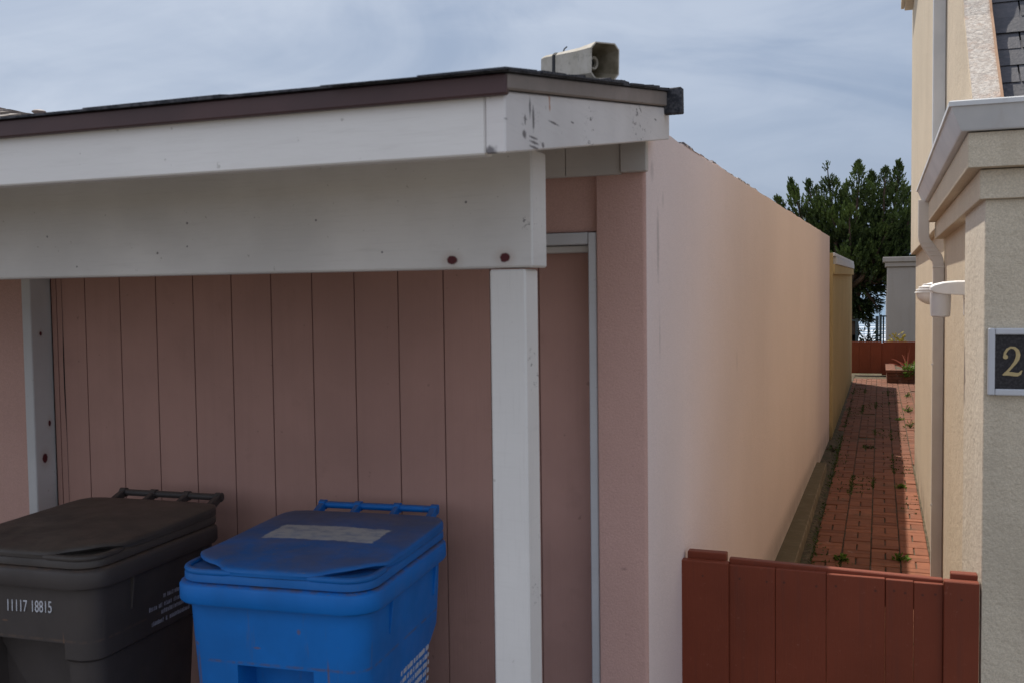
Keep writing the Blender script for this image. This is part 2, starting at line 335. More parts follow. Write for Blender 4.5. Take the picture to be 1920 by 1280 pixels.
# brick path in a basket-weave bond, every paver modelled
def wallx(y): return -.681 + (y-3.05)*.00915
pb = MB()
def paver(x0, x1, y0, y1):
    g = .0045; z = random.uniform(-.003, .003); b = .005
    x0 += g; x1 -= g; y0 += g; y1 -= g
    tz = [z+random.uniform(-.0018,.0018) for _ in range(4)]
    j = [random.uniform(-.0015,.0015) for _ in range(4)]
    x0 += j[0]; x1 += j[1]; y0 += j[2]; y1 += j[3]
    pb.col = min(1, max(0, random.gauss(.5,.27)))
    o = [(x0,y0),(x1,y0),(x1,y1),(x0,y1)]; i_ = [(x0+b,y0+b),(x1-b,y0+b),(x1-b,y1-b),(x0+b,y1-b)]
    pb.add([(a,c,-.03) for a,c in o]+[(a,c,q-b*.7) for (a,c),q in zip(o,tz)]+[(a,c,q) for (a,c),q in zip(i_,tz)],
        [(0,1,5,4),(1,2,6,5),(2,3,7,6),(3,0,4,7),(4,5,9,8),(5,6,10,9),(6,7,11,10),(7,4,8,11),(8,9,10,11)])
S = .196
for ci in range(-1, 8):
    cx = -.25 + (ci-1)*S
    for ri in range(0, 100):
        y = 3.66 + ri*S
        if y + S > 22.4: continue
        if cx > .30 and y < 11.4: continue
        if cx < -.5 and y < 14: continue
        if random.random() < .012: continue
        sh = (cx+.25)*.0
        if (ci+ri) % 2 == 0:
            paver(cx, cx+S, y, y+S/2); paver(cx, cx+S, y+S/2, y+S)
        else:
            paver(cx, cx+S/2, y, y+S); paver(cx+S/2, cx+S, y, y+S)
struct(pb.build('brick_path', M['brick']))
sheet('path_bed', -.75, 2.2, 3.6, 23.6, -.013, M['soil'])
# dirt strip heaped along the foot of the wall
m = MB(); n0 = len(m.v); NY = 140; NX = 6
for j in range(NY+1):
    y = 3.62 + j*(19.4/NY)
    xr = (-.43 if y < 7.2 else max(-.50,-.43-(y-7.2)*.014)) + .03*mnoise.noise(Vector((y*1.3, 0, 0))) + .03*mnoise.noise(Vector((y*5, 3, 0)))
    if y > 13: xr = max(-.515, xr)
    xl = wallx(min(y,13))-.03
    for i in range(NX+1):
        u = i/NX; x = xl + (xr-xl)*u
        z = .016*(1-u)**.5*(1 if i < NX else 0) + .010*mnoise.noise(Vector((x*18, y*9, 2))) - (.016 if i == NX else 0)
        m.v.append((x, y, z))
for j in range(NY):
    for i in range(NX):
        a = j*(NX+1)+i; m.face((a, a+1, a+NX+2, a+NX+1))
struct(m.build('soil_strip', M['soil'], smooth=True))
# concrete footing kerb along pink wall
m = MB()
rings = []
for j in range(40):
    y = 3.63 + j*(10.75-3.63)/39; xo = -.548 + .004*(y-6.8)*.3 + .004*mnoise.noise(Vector((y*.8,1,1))); xw = wallx(y)-.02
    zt = .098 + .003*mnoise.noise(Vector((y*.7,5,1)))
    rings.append([(xw,y,-.02),(xo+.036,y,-.02),(xo+.030,y,zt-.010),(xo+.025,y,zt-.002),(xo+.016,y,zt),(xw,y,zt+.004)])
m.loft(rings); struct(m.build('footing_kerb', M['kerb'], smooth=True, angle=25))

# ------------------------------------------------------------------ pink garage
G = thing('garage', 'low pink stucco garage with white carport front and grooved siding, left of the brick path', 'garage', (-.70,3.1,0))
# siding with V grooves
m = MB()
YS = 3.165
xs = [-3.147] + [-1.423 + .1752*i for i in range(-9, 3)]
pts = [(-3.172, YS, 1.)]
for i, gxx in enumerate(xs):
    w_ = .0020 if i else .003
    pts += [(gxx-.0026,YS,1.), (gxx-w_*.35,YS+.005,0.), (gxx+w_*.35,YS+.005,0.), (gxx+.0026,YS,1.)]
pts.append((-.865,YS,1.))
for a, b in zip(pts[:-1], pts[1:]):
    m.col = 0. if (a[2] == 0 or b[2] == 0) else 1.
    m.add([(a[0],a[1],0),(b[0],b[1],0),(b[0],b[1],2.10),(a[0],a[1],2.10)], [(0,1,2,3)])
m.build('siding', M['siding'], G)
# warped split along the first board
m = MB(); R = []
for i in range(25):
    z = 1.98-i*.055; k = math.sin(min(1,max(0,(1.80-z)/.45))*pi); x = -3.118 + (1.98-z)*.004
    R.append([(x-.0008-.0045*max(0,k),YS-.0012,z),(x+.0008,YS-.0012,z)])
m.loft(R, False, False, close=False); m.build('crack', M['black'], G)
# stucco side wall, with a rounded front corner and slightly wobbly top
m = MB(); pl = [(-.8425,3.17),(-.8425,3.060),(-.839,3.056)] + [(-.695+.0125*math.sin(a), 3.0535+.012*(1-math.cos(a))) for a in [i*pi/2/4 for i in range(5)]] + [(-.683,3.17)]
m.loft([[(x,y,-.05) for x,y in pl],[(x,y,2.42) for x,y in pl]]); m.build('pillar', M['salmon'], G, smooth=True, angle=40)
loop = [(-.835,3.12),(-.6945,3.0562)] + [(-.6945+.0135*math.sin(a), 3.0562+.014*(1-math.cos(a))) for a in [i*pi/2/4 for i in range(1,5)]]
NW = 60
def topz(y):
    if y < 3.4: return 2.425
    z = 2.428 + (y-3.4)*.0118 + (.0 if y > 12.9 else 0)
    return z + .009*mnoise.noise(Vector((y*2.1,0,7))) + .006*mnoise.noise(Vector((y*6,0,3)))
for i in range(1, NW+1):
    y = 3.1 + (13.0-3.1)*i/NW; loop.append((wallx(y), y))
loop += [(wallx(13)-.18, 13.0)] + [(wallx(13.0-(13-3.3)*i/30)-.172, 13.0-(13-3.3)*i/30) for i in range(1, 31)]
m = MB()
m.loft([[(x,y,-.05) for x,y in loop],[(x,y,.6) for x,y in loop],[(x,y,1.4) for x,y in loop],[(x,y,2.2) for x,y in loop],[(x,y,topz(y)) for x,y in loop]])
m.build('side_wall', M['pink'], G, smooth=True, angle=50)
m = MB(); m.box(-7.0,-.8415,3.085,3.25,2.091,2.42); m.box(-7.0,-3.228,3.075,3.25,0,2.094); m.build('front_wall', M['salmon'], G)
m = MB(); m.box(-7.1,-7.0,1.9,13,0,2.4); m.box(-7.0,-.85,12.9,13,0,2.4); m.box(-7,-.86,3.3,3.36,0,2.4); m.build('back_wall', M['pink'], G)
# door casing
m = MB(); m.box(-.8715,-.8445,3.062,3.165,0,2.087); m.build('door_jamb', M['casing'], G, bevel=.003)
m = MB(); m.box(-3.226,-3.180,3.062,3.172,0,2.051); m.build('door_jamb', M['postl'], G, bevel=.006, seg=2)
m = MB(); m.box(-3.226,-.873,3.066,3.164,2.050,2.088); m.build('door_head', M['casing'], G, bevel=.003)
m = MB(); m.box(-3.178,-.874,3.10,3.164,2.026,2.048); m.build('door_stop', M['soffit'], G, bevel=.003)
# frieze boards under the rake
m = MB(); m.box(-7,-.935,3.028,3.058,2.262,2.42); m.box(-.933,-.757,3.029,3.058,2.262,2.42); m.build('frieze_board', M['soffit'], G, bevel=.002)
m = MB(); m.box(-.754,-.672,3.018,3.050,2.266,2.40); m.build('frieze_end', M['soffit'], G, bevel=.003)
# posts
m = MB(); m.box(-.845,-.757,2.14,2.228,-.01,1.953); m.build('post', M['postw'], G, bevel=.004)
# beam
m = MB(); m.box(-7.0,-.738,2.138,2.240,1.957,2.225); m.build('beam', M['beam'], G, bevel=.004)
# rafters (mostly hidden) and the boarded underside
def roofz(y): return 2.268 + (y-1.6)*.168
m = MB()
def roofz(y): return 2.279 + (y-1.62)*.159
def slab(m, x0, x1, y0, y1, d0, d1, f=roofz):
    m.hexa([(x0,y0,f(y0)+d0),(x1,y0,f(y0)+d0),(x1,y1,f(y1)+d0),(x0,y1,f(y1)+d0),(x0,y0,f(y0)+d1),(x1,y0,f(y0)+d1),(x1,y1,f(y1)+d1),(x0,y1,f(y1)+d1)])
slab(m, -7, -.661, 1.70, 3.06, -.030, -.002)
m.build('soffit', M['soffit'], G)
m = MB(); m.box(-7.0,-.660,1.660,1.698,2.1455,2.252); m.build('fascia_board', M['fascia'], G, bevel=.003)
# rake board rising to the back
m = MB(); x0, x1 = -.658, -.620
m.hexa([(x0,1.657,2.1455),(x1,1.657,2.1455),(x1,3.118,2.371),(x0,3.118,2.371),(x0,1.657,2.254),(x1,1.657,2.254),(x1,3.118,2.469),(x0,3.118,2.469)])
m.build('rake_board', M['rake'], G, bevel=.003)
m = MB(); x0, x1 = -.657, -.610
m.hexa([(x0,1.648,2.2545),(x1,1.648,2.2545),(x1,3.033,2.4595),(x0,3.033,2.4595),(x0,1.648,2.2825),(x1,1.648,2.2825),(x1,3.033,2.503),(x0,3.033,2.503)])
m.build('rake_trim', M['drip'], G, bevel=.003)
m = MB(); m.box(-7.0,-.6125,1.640,1.6585,2.2455,2.2815); m.build('drip_edge', M['maroon'], G, bevel=.003)
# roofing: overlapping shingle courses with a ragged edge
m = MB(); r = random.Random(3)
slab(m, -7, -.604, 1.634, 3.05, .001, .006)
x = -7.0
while x < -.62:
    w = r.uniform(.16,.36); x2 = min(x+w, -.602)
    d = .0058 + r.uniform(0,.0014); dy = r.uniform(-.004,.003); k = 0
    m.hexa([(x,1.630+dy,2.2822),(x2,1.630+dy,2.2822),(x2,1.80,2.313),(x,1.80,2.313),(x,1.630+dy,2.2815+d+k),(x2,1.630+dy,2.2815+d*r.uniform(.8,1.1)+k),(x2,1.80,2.318+k),(x,1.80,2.318+k)])
    x = x2
y = 1.62
while y < 3.02:
    w = r.uniform(.08,.20); y2 = min(y+w, 3.05); za = roofz(y)+.004; zb = roofz(y2)+.004
    xe = -.600 + r.uniform(-.008,.008); t1 = r.uniform(.004,.014)*min(1,(y-1.62)/.45+.12)
    m.hexa([(-.95,y,za),(xe,y,za),(xe,y2,zb),(-.95,y2,zb),(-.95,y,za+t1),(xe,y,za+t1*r.uniform(.4,1)),(xe,y2,zb+t1*r.uniform(.5,1.3)),(-.95,y2,zb+t1)])
    y = y2
m.build('roofing', M['shingle'], G)
m = MB(); m.hexa([(-.65,3.036,2.437),(-.566,3.040,2.437),(-.565,3.072,2.437),(-.65,3.072,2.437),(-.65,3.036,2.512),(-.567,3.040,2.516),(-.566,3.072,2.516),(-.65,3.072,2.512)])
m.build('roof_flashing', M['shingle'], G, bevel=.003)
m = MB(); m.box(-7.0,-.80,3.36,12.9,2.33,2.40); m.build('flat_roof', M['shingle'], G)
# ragged roofing paper turned over the top of the side wall
m = MB(); y = 3.30; R = []
while y < 12.85:
    th = r.uniform(.004,.022)*(1 if y < 6 else .45); th = th if r.random() < (.85 if y < 6 else .6) else .001
    for yy, t_ in ((y, th), (y+(r.uniform(.03,.11) if y < 6.5 else r.uniform(.15,.4)), th*r.uniform(.5,1.1))):
        a = topz(yy)-.004; xa = wallx(yy)-r.uniform(.003,.012)
        R.append([(xa-.12,yy,a),(xa,yy,a),(xa-.004,yy,a+.004+t_*.8),(xa-.12,yy,a+.004+t_)])
    y = yy + .008
m.loft(R); m.build('coping', M['coping'], G)

# horn on the roof
Hn = thing('horn_loudspeaker', 'weathered beige octagonal horn loudspeaker sitting on the edge of the carport roof', 'loudspeaker', (-.664,2.50,2.486), local=True); Hn.scale = (.92,1.06,.92)
Hn.rotation_euler = (math.radians(5.5), math.radians(-3), math.radians(54))
def octo(w, h, c, y):  # opening faces local -Y
    return [(-w+c,y,-h),(w-c,y,-h),(w,y,-h+c),(w,y,h-c),(w-c,y,h),(-w+c,y,h),(-w,y,h-c),(-w,y,-h+c)]
m = MB(); m.loft([octo(.038,.034,.006,.215),octo(.040,.037,.006,.20),octo(.044,.042,.010,.06),octo(.050,.050,.016,.0),octo(.0505,.0505,.0165,-.004),octo(.047,.047,.015,-.004)], True, False)
m.build('horn_body', M['horn'], Hn)
m = MB(); m.loft([octo(.047,.047,.015,-.004),octo(.036,.036,.011,.05),octo(.028,.028,.008,.085)], False, True); m.build('horn_throat', M['hornin'], Hn)
m = MB(); R = []
for rr, yy in ((.020,.084),(.020,.040),(.0175,.037),(.0125,.040),(.0125,.075)):
    R.append([(rr*.8*math.cos(a), yy, rr*math.sin(a)) for a in [2*pi*k/16 for k in range(16)]])
m.loft(R, False, True); m.build('driver_ring', M['horn'], Hn, smooth=True)
m = MB(); m.loft([[(.012*.8*math.cos(a), .05, .012*math.sin(a)) for a in [2*pi*k/14 for k in range(14)]],[(.011*.8*math.cos(a), .06, .011*math.sin(a)) for a in [2*pi*k/14 for k in range(14)]]]); m.build('driver_hole', M['black'], Hn)
m = MB(); m.loft([octo(.0415,.0395,.006,.163),octo(.0425,.0405,.007,.158),octo(.0425,.0405,.007,.154),octo(.0415,.0395,.006,.149)]); m.build('strap', M['cable'], Hn)
m = MB(); m.tube([(-.010,.155,.040),(-.008,.150,.052),(-.002,.146,.058)], .002, 6); m.build('strap_tail', M['cable'], Hn)
m = MB(); m.box(-.018,.018,.045,.15,-.062,-.041); m.build('mounting_foot', M['horn'], Hn, bevel=.002)

# ------------------------------------------------------------------ wheelie bins
def rring(hx, y0, y1, r, z, cols=(), n=6):
    p = []
    def arc(cx, cy, a0):
        for i in range(n+1):
            a = a0 + pi/2*i/n; p.append((cx+r*math.cos(a), cy+r*math.sin(a), z))
    arc(-hx+r, y0+r, pi)
    for c in cols: p.append((c, y0, z))
    arc(hx-r, y0+r, 1.5*pi); arc(hx-r, y1-r, 0); arc(-hx+r, y1-r, pi/2)
    return p
def make_bin(name, label, loc, rot, matb, matl, pocket, group):
    b = thing(name, label, 'wheelie bin', loc, rot, group, local=True)
    W, D = .59, .706
    rows = [(.10,.215,-.255,.18,.06),(.30,.228,-.272,.205,.06),(.775,.256,-.306,.235,.06),(.835,.259,-.310,.312,.06),(.876,.261,-.312,.314,.06),(.96,.265,-.317,.318,.06),(1.052,.268,-.322,.322,.06)]
    if pocket > .13:   # this model steps in below the collar
        rows[2] = (.815,.246,-.296,.235,.06); rows[3] = (.828,.259,-.311,.312,.06)
    rings = [rring(hx,y0,y1,r_,z,(-pocket,pocket)) for z,hx,y0,y1,r_ in rows]
    n = len(rings[0]); ic = 7  # index of -pocket column
    m = MB(); base = 0
    for r_ in rings: m.v += r_
    for k in range(len(rings)-1):
        for i in range(n):
            j = (i+1) % n
            if i == ic and k in (1,2,3):  # pocket opening
                continue
            m.face((k*n+i, k*n+j, (k+1)*n+j, (k+1)*n+i))
    m.face(list(range(n))[::-1])
    # pocket recess, four sides and a back
    pk = [rings[1][ic],rings[1][ic+1],rings[2][ic+1],rings[3][ic+1],rings[4][ic+1],rings[4][ic],rings[3][ic],rings[2][ic]]
    sx = [.93]*8
    bk = [(p[0]*.93, p[1]+.085, p[2]+(.015 if q < 2 else (-.022 if q in (4,5) else 0))) for q, p in enumerate(pk)]
    m.loft([pk, bk], False, True)
    m.build('body', matb, b, smooth=True, angle=38)
    # rim collar
    def rr2(dx, z, r_=.085): return rring(W/2+dx, -D/2-dx, D/2-.02+dx, r_, z)
    m = MB(); m.loft([rr2(-.030,1.046,.06),rr2(-.004,1.049),rr2(0,1.056),rr2(0,1.096),rr2(-.003,1.103),rr2(-.012,1.107),rr2(-.05,1.107,.06)], True, True)
    m.build('rim', matb, b, smooth=True, angle=50)
    # side ribs under the rim
    for sgn in (1,-1):
        for yy in (-.146,.222):
            m = MB(); xs_ = sgn*.262
            m.hexa([(xs_-.004,yy-.005,.935),(xs_+.006,yy-.005,.940),(xs_+.006,yy+.005,.940),(xs_-.004,yy+.005,.935),(xs_-.004,yy-.005,1.05),(xs_+.018,yy-.005,1.05),(xs_+.018,yy+.005,1.05),(xs_-.004,yy+.005,1.05)])
            m.build('rib', matb, b, bevel=.002)
    # lid: ledge plus raised top whose front corners are cut by hand grips
    m = MB(); q = lambda dx, z: rring(W/2-.012+dx, -D/2+.012-dx, D/2-.012+dx, .08, z)
    m.loft([q(-.004,1.108),q(0,1.112),q(0,1.128),q(-.004,1.134),q(-.012,1.138),q(-.05,1.139)], True, True)
    lid = m.build('lid', matl, b, smooth=True, angle=45)
    half = [(0,-.3405),(.06,-.3405),(.112,-.339),(.134,-.334),(.147,-.323),(.157,-.310),(.176,-.298),(.202,-.291),(.226,-.279),(.246,-.259),(.260,-.238),(.271,-.221),(.279,-.208),(.2825,-.19),(.2825,-.10),(.2825,0),(.2825,.12),(.282,.24),(.276,.295),(.255,.328),(.215,.338),(.14,.340),(.05,.340)]
    out = half + [(-x,y) for x,y in half[::-1] if x > 0]
    def dome(x, y, s): # height of the raised top
        return 1.156 + .013*((y+.34)/.68) + .011*(1-(x/.2825)**2)*min(1,(1-s)*3.2)*(0.4+.6*((y+.34)/.68))
    er = lambda x, y: math.exp(-(((abs(x)-.250)/.085)**2+((y+.265)/.070)**2))
    ear = lambda x, y: .012*er(x,y)
    rings = [[(x*(1-.16*er(x,y)),y*(1-.16*er(x,y)),1.136) for x,y in out],[(x*(1-.15*er(x,y)),y*(1-.15*er(x,y)),1.143+.010*((y+.34)/.68)+ear(x,y)) for x,y in out],[(x*1.001,y*1.001,1.145+.011*((y+.34)/.68)+ear(x,y)) for x,y in out]]
    for s in (.992,.972,.93,.86,.74,.58,.38,.16):
        rings.append([(x*s, y*s+.0, dome(x*s,y*s,s)+ear(x,y)*max(0,1-(1-s)*4) - (.004 if s > .99 else (.001 if s > .96 else 0))) for x,y in out])
    m = MB(); m.loft(rings, False, True)
    m.build('lid_top', matl, lid, smooth=True, angle=48)
    for sgn in (1,-1):
        gp = []
        for k in range(13):
            u = k/12
            if u < .25: q_ = (.10+(.203-.10)*u/.25, -.3325)
            elif u < .75:
                a = -pi/2 + (u-.25)/.5*pi/2; q_ = (.2035+.070*math.cos(a), -.2625+.070*math.sin(a))
            else: q_ = (.2735, -.2625+(u-.75)/.25*.075)
            gp.append((sgn*q_[0], q_[1], 1.139))
        m = MB(); m.tube(gp, [.004]+[.0095]*11+[.004], 10); m.build('grip', matl, lid, smooth=True)
    # rear bar handle with collars and arms
    hy, hz = .434, 1.167
    m = MB(); m.tube([(-.205,hy,hz),(.205,hy,hz)], .0125, 12)
    for xx in (-.2,-.07,.07,.2):
        m.tube([(xx-.011,hy,hz),(xx+.011,hy,hz)], .0175, 12)
    m.build('handle_bar', matb, b, smooth=True)
    for xx, w in ((-.2,.011),(-.07,.009),(.07,.009),(.2,.011)):
        m = MB(); yb = .325
        m.hexa([(xx-w,yb,1.10),(xx+w,yb,1.10),(xx+w,hy+.004,hz-.014),(xx-w,hy+.004,hz-.014),(xx-w,yb,1.142),(xx+w,yb,1.142),(xx+w,hy-.004,hz+.012),(xx-w,hy-.004,hz+.012)])
        m.build('handle_arm', matb, b, bevel=.003)
    for sgn in (-1,1):
        m = MB(); R = []
        for rr, xx in ((.06,.225),(.125,.228),(.130,.235),(.130,.268),(.125,.275),(.06,.278)):
            R.append([(sgn*xx, .235+rr*math.cos(a), .130+rr*math.sin(a)) for a in [2*pi*k/24 for k in range(24)]])
        m.loft(R); m.build('wheel', M['rubber'], b, smooth=True)
    return b
blue = make_bin('wheelie_bin', 'bright blue wheelie bin with dusty lid and faded white sticker, standing by the white post', (-1.588,2.61,0), .092, M['blue'], M['blue_lid'], .112, 'wheelie bins under the carport')
dark = make_bin('wheelie_bin', 'dark grey wheelie bin with white serial number on its front, left of the blue bin', (-2.452,2.573,0), .055, M['dark'], M['dark_lid'], .158, 'wheelie bins under the carport')

blue.scale = (1.035,1,1); dark.scale = (1.035,1,1)
def textmesh(name, s, size, mat, parent, mw, sx=1., extrude=.0006):
    cu = bpy.data.curves.new('t', 'FONT'); cu.body = s; cu.size = size; cu.extrude = extrude; cu.align_x = 'LEFT'
    to = bpy.data.objects.new('t', cu); COL.objects.link(to)
    dg = bpy.context.evaluated_depsgraph_get(); me = bpy.data.meshes.new_from_object(to.evaluated_get(dg)); me.name = name
    bpy.data.objects.remove(to); me.transform(Matrix.Diagonal((sx,1,1,1))); me.materials.clear(); me.materials.append(mat)
    o = bpy.data.objects.new(name, me); COL.objects.link(o); o.parent = parent; o.matrix_local = mw; return o
tilt = math.radians(90+3.2)
textmesh('serial_number', '11117', .050, M['print'], dark, Matrix.Translation((-.040,-.3205,.962)) @ Matrix.Rotation(math.radians(-2),4,'Y') @ Matrix.Rotation(math.radians(87),4,'X'), .62)
textmesh('serial_number', '18815', .050, M['print'], dark, Matrix.Translation((.048,-.3205,.9655)) @ Matrix.Rotation(math.radians(-2),4,'Y') @ Matrix.Rotation(math.radians(87),4,'X'), .62)
def print_block(name, parent, lines, mat, x_of, h, seed):
    r = random.Random(seed); m = MB()
    for (y0, y1, z) in lines:
        y = y0
        while y < y1:
            w = r.uniform(.003,.0075); e = min(y+w, y1)
            hh = h*r.uniform(.82,1.05); xx = x_of(z)
            m.hexa([(xx-.001,y,z),(xx+.0008,y,z),(xx+.0008,e,z),(xx-.001,e,z),(x_of(z+hh)-.001,y,z+hh),(x_of(z+hh)+.0008,y,z+hh),(x_of(z+hh)+.0008,e,z+hh),(x_of(z+hh)-.001,e,z+hh)])
            y = e + (r.uniform(.0022,.003) if r.random() < .78 else r.uniform(.009,.013))
    m.build(name, mat, parent)
bx_ = lambda z: .2355 + (z-.40)*.0437 if z < .835 else .259 + (z-.835)*.0412
print_block('warning_text', blue, [(-.048,.20,.776-.026*i+0.0) for i in range(8)], M['print'], lambda z: (.228+(z-.30)*.0590), .0155, 4)
print_block('warning_text', dark, [(.010,.15,.927),(-.062,.14,.899),(.0,.13,.876),(-.048,.15,.848)], M['faint'], bx_, .014, 9)

# ------------------------------------------------------------------ front gate
Gt = thing('gate', 'low red painted board gate in front, closing the brick path between garage and house', 'gate', (-.18,3.6,0))
m = MB(); seams = [-.508,-.345,-.172,.022,.112,.205]
bx0 = seams[0]; r = random.Random(5)
tops = [.909,.908,.905,.903,.901]
for i in range(5):
    a, b = seams[i], seams[i+1]; dy = r.uniform(-.001,.001)
    m.box(a+.0007 if i else a, b-(.0018 if i in (2,) else .0007), 3.602+dy, 3.622+dy, .06, tops[i])
m.build('boards', M['red'], Gt, bevel=.0018)
m = MB(); m.hexa([(-.51,3.624,.80),(.205,3.624,.80),(.205,3.654,.80),(-.51,3.654,.80),(-.51,3.624,.928),(.205,3.624,.912),(.205,3.654,.912),(-.51,3.654,.928)]); m.build('top_rail', M['red'], Gt, bevel=.003)
m = MB(); m.box(-.679,-.508,3.586,3.6235,.03,.918); m.build('stile', M['red'], Gt, bevel=.003)
m = MB(); m.box(.205,.314,3.586,3.6235,.03,.918); m.build('stile', M['red'], Gt, bevel=.003)
m = MB(); m.box(-.662,-.520,3.626,3.665,.0,.943); m.build('hinge_post', M['red'], Gt, bevel=.003)
m = MB(); m.box(.228,.312,3.626,3.665,.0,.936); m.build('hinge_post', M['red'], Gt, bevel=.003)

# ------------------------------------------------------------------ cream house at right
Hs = thing('house', 'tall cream stucco house with stepped cornice, white gutter and slate mansard, right edge', 'house', (.352,3.6,0))
X0, Y0 = .32, 3.6
m = MB(); m.box(X0,6,Y0,4.41,0,2.38); m.build('front_wall', M['cream_light'], Hs, bevel=.006, seg=2)
m = MB(); m.box(.352,5.95,4.409,11.35,-.02,2.34); m.build('side_wall', M['cream'], Hs, bevel=.006, seg=2)
flare = [(3.82,2.40),(3.90,2.50),(3.99,2.59),(4.09,2.685),(4.19,2.78),(4.29,2.885),(4.37,2.96),(4.46,3.07),(4.62,3.30),(4.85,3.8),(5.0,4.5),(5.05,5.6)]
m = MB(); m.prism_x(flare+[(5.4,5.6),(5.4,2.40)], .305, .398); m.build('wing_wall', M['cream'], Hs)
m = MB(); rings = []
for x_, o_ in ((.308,.0),(.308,.006),(.400,.006),(.400,.0)):
    rings.append([(x_, y-o_, z+o_*.6) for y, z in flare])
m.loft(rings, False, False, close=False); m.build('wing_face', M['speckle'], Hs)
m = MB(); rings = []
for x_, o_ in ((.400,.002),(.400,.012),(.408,.012),(.408,-.05)):
    rings.append([(x_, y-o_, z+o_*.6) for y, z in flare])
m.loft(rings, False, False, close=False); m.build('edge_flashing', M['rustf'], Hs)
m = MB(); m.box(.305,5.9,5.398,11.45,2.245,5.6); m.build('upper_wall', M['cream'], Hs, bevel=.006, seg=2)
# slates
m = MB(); r = random.Random(12)
def flare_at(z):
    for (ya,za),(yb,zb) in zip(flare[:-1], flare[1:]):
        if za <= z <= zb: return ya+(yb-ya)*(z-za)/(zb-za)
    return flare[-1][0]
z = 2.42; row = 0
while z < 5.2:
    z2 = z+.078; x = .408 - (row % 2)*.11 - r.uniform(0,.03)
    while x < 4.5:
        w = r.uniform(.19,.25); a = max(x+.003,.409); b = x+w-.003
        if b > .42:
            m.col = r.uniform(0,1)
            ya = flare_at(z)+.055; yb = flare_at(min(z2+.03,5.5))+.072; d = r.uniform(-.003,.003)
            m.hexa([(a,ya-.012+d,z-.008),(b,ya-.012+d,z-.008),(b,ya+.02,z),(a,ya+.02,z),(a,yb-.010,z2+.03),(b,yb-.010,z2+.03),(b,yb+.01,z2+.03),(a,yb+.01,z2+.03)])
        x += w
    z = z2; row += 1
m.col = None
m.build('mansard_roof', M['slate'], Hs)
m = MB(); m.prism_x([(y+.085,z) for y,z in flare]+[(5.39,5.6),(5.39,2.40)], .40, 5.0); m.build('roof_backing', M['black'], Hs)
# mouldings that wrap the corner: profile of (projection, height)
def wrap(prof, yend):
    m = MB(); R = []
    for pt in ('e','c','f'):
        ring = []
        for p, z in prof:
            if pt == 'e': ring.append((X0-p, yend, z))
            elif pt == 'c': ring.append((X0-p, Y0-p, z))
            else: ring.append((6, Y0-p, z))
        R.append(ring)
    m.loft(R); return m
wrap([(-.08,2.270),(.018,2.183),(.020,2.275),(-.08,2.276)], 6.45).build('cornice_band', M['cream'], Hs)
def bandprof(p, z0, z1): return [(-.10,z0),(p,z0),(p,z1),(-.10,z1)]
for o in [o for o in Hs.children if o.name.startswith('cornice_band')]: bpy.data.objects.remove(o)
wrap(bandprof(.018,2.182,2.278), 6.42).build('cornice_band', M['cream'], Hs, bevel=.004, seg=2)
wrap(bandprof(.057,2.281,2.394), 6.40).build('cornice_band', M['cream'], Hs, bevel=.004, seg=2)
# front faces of the mouldings and wall: thin rough skins, their shade toned into the colour
m = MB(); m.box(X0+.002,5.99,Y0-.003,Y0+.01,.0,2.18); m.build('shade_skin', M['cream_grey'], Hs)
m = MB(); m.box(X0-.016,5.99,Y0-.021,Y0-.01,2.184,2.276); m.box(X0-.055,5.99,Y0-.060,Y0-.05,2.283,2.392); m.build('shade_skin', M['cream_grey'], Hs)
wrap([(-.12,2.397),(.077,2.397),(.080,2.401),(.110,2.470),(.118,2.472),(.118,2.486),(.112,2.490),(-.12,2.486)], 6.50).build('gutter', M['gutter'], Hs)
m = MB(); m.hexa([(.33,3.60,2.486),(.42,3.60,2.486),(.42,3.72,2.486),(.34,3.72,2.486),(.345,3.61,2.512),(.41,3.61,2.506),(.41,3.71,2.506),(.345,3.71,2.512)]); m.build('flashing_cap', M['gutter'], Hs, bevel=.006)
# downpipes
def rectpipe(path, a, b):
    m = MB(); R = []
    for (x,y,z), tl in path:
        R.append([(x-a, y-b, z-tl*a),(x+a, y-b, z+tl*a),(x+a, y+b, z+tl*a),(x-a, y+b, z-tl*a)])
    m.loft(R); return m
p = [((.238,6.36,2.41),0),((.238,6.36,2.20),0),((.243,6.36,2.175),.15),((.258,6.36,2.15),.4)]
for i in range(1,5): p.append(((.258+i*.012,6.36,2.15-i*.019),.45))
p += [((.316,6.36,2.055),.2),((.320,6.36,2.03),0),((.320,6.36,.05),0)]
rectpipe(p, .030, .038).build('downpipe', M['pipe'], Hs, bevel=.003)
for zz, xx in ((2.16,.252),(2.135,.268),(2.11,.283),(2.085,.299),(2.015,.320),(1.9,.320)):
    m = MB(); m.box(xx-.032,xx+.032,6.320,6.40,zz-.003,zz+.003); m.build('pipe_collar', M['pipe'], Hs, bevel=.001)
for zz in (1.45,.62):
    m = MB(); m.tube([(.29,6.318,zz),(.288,6.314,zz)], .006, 8); m.build('pipe_screw', M['fixture'], Hs)
rectpipe([((.274,5.52,5.6),0),((.274,5.52,2.486),0)], .029, .036).build('downpipe', M['gutter'], Hs, bevel=.003)
# eaves high on the side wall
m = MB(); m.box(.225,.305,5.5,11.30,4.775,5.0); m.build('eaves_soffit', M['cream'], Hs, bevel=.004)
m = MB(); m.box(.19,.224,5.5,11.33,4.80,5.1); m.build('eaves_trim', M['cream'], Hs, bevel=.004)

m = MB(); m.box(1.5,5.9,11.46,21.0,-.02,4.8); m.build('sky_blocker', M['blocker'], Hs)  # unseen block added to keep sky light off the far passage wall
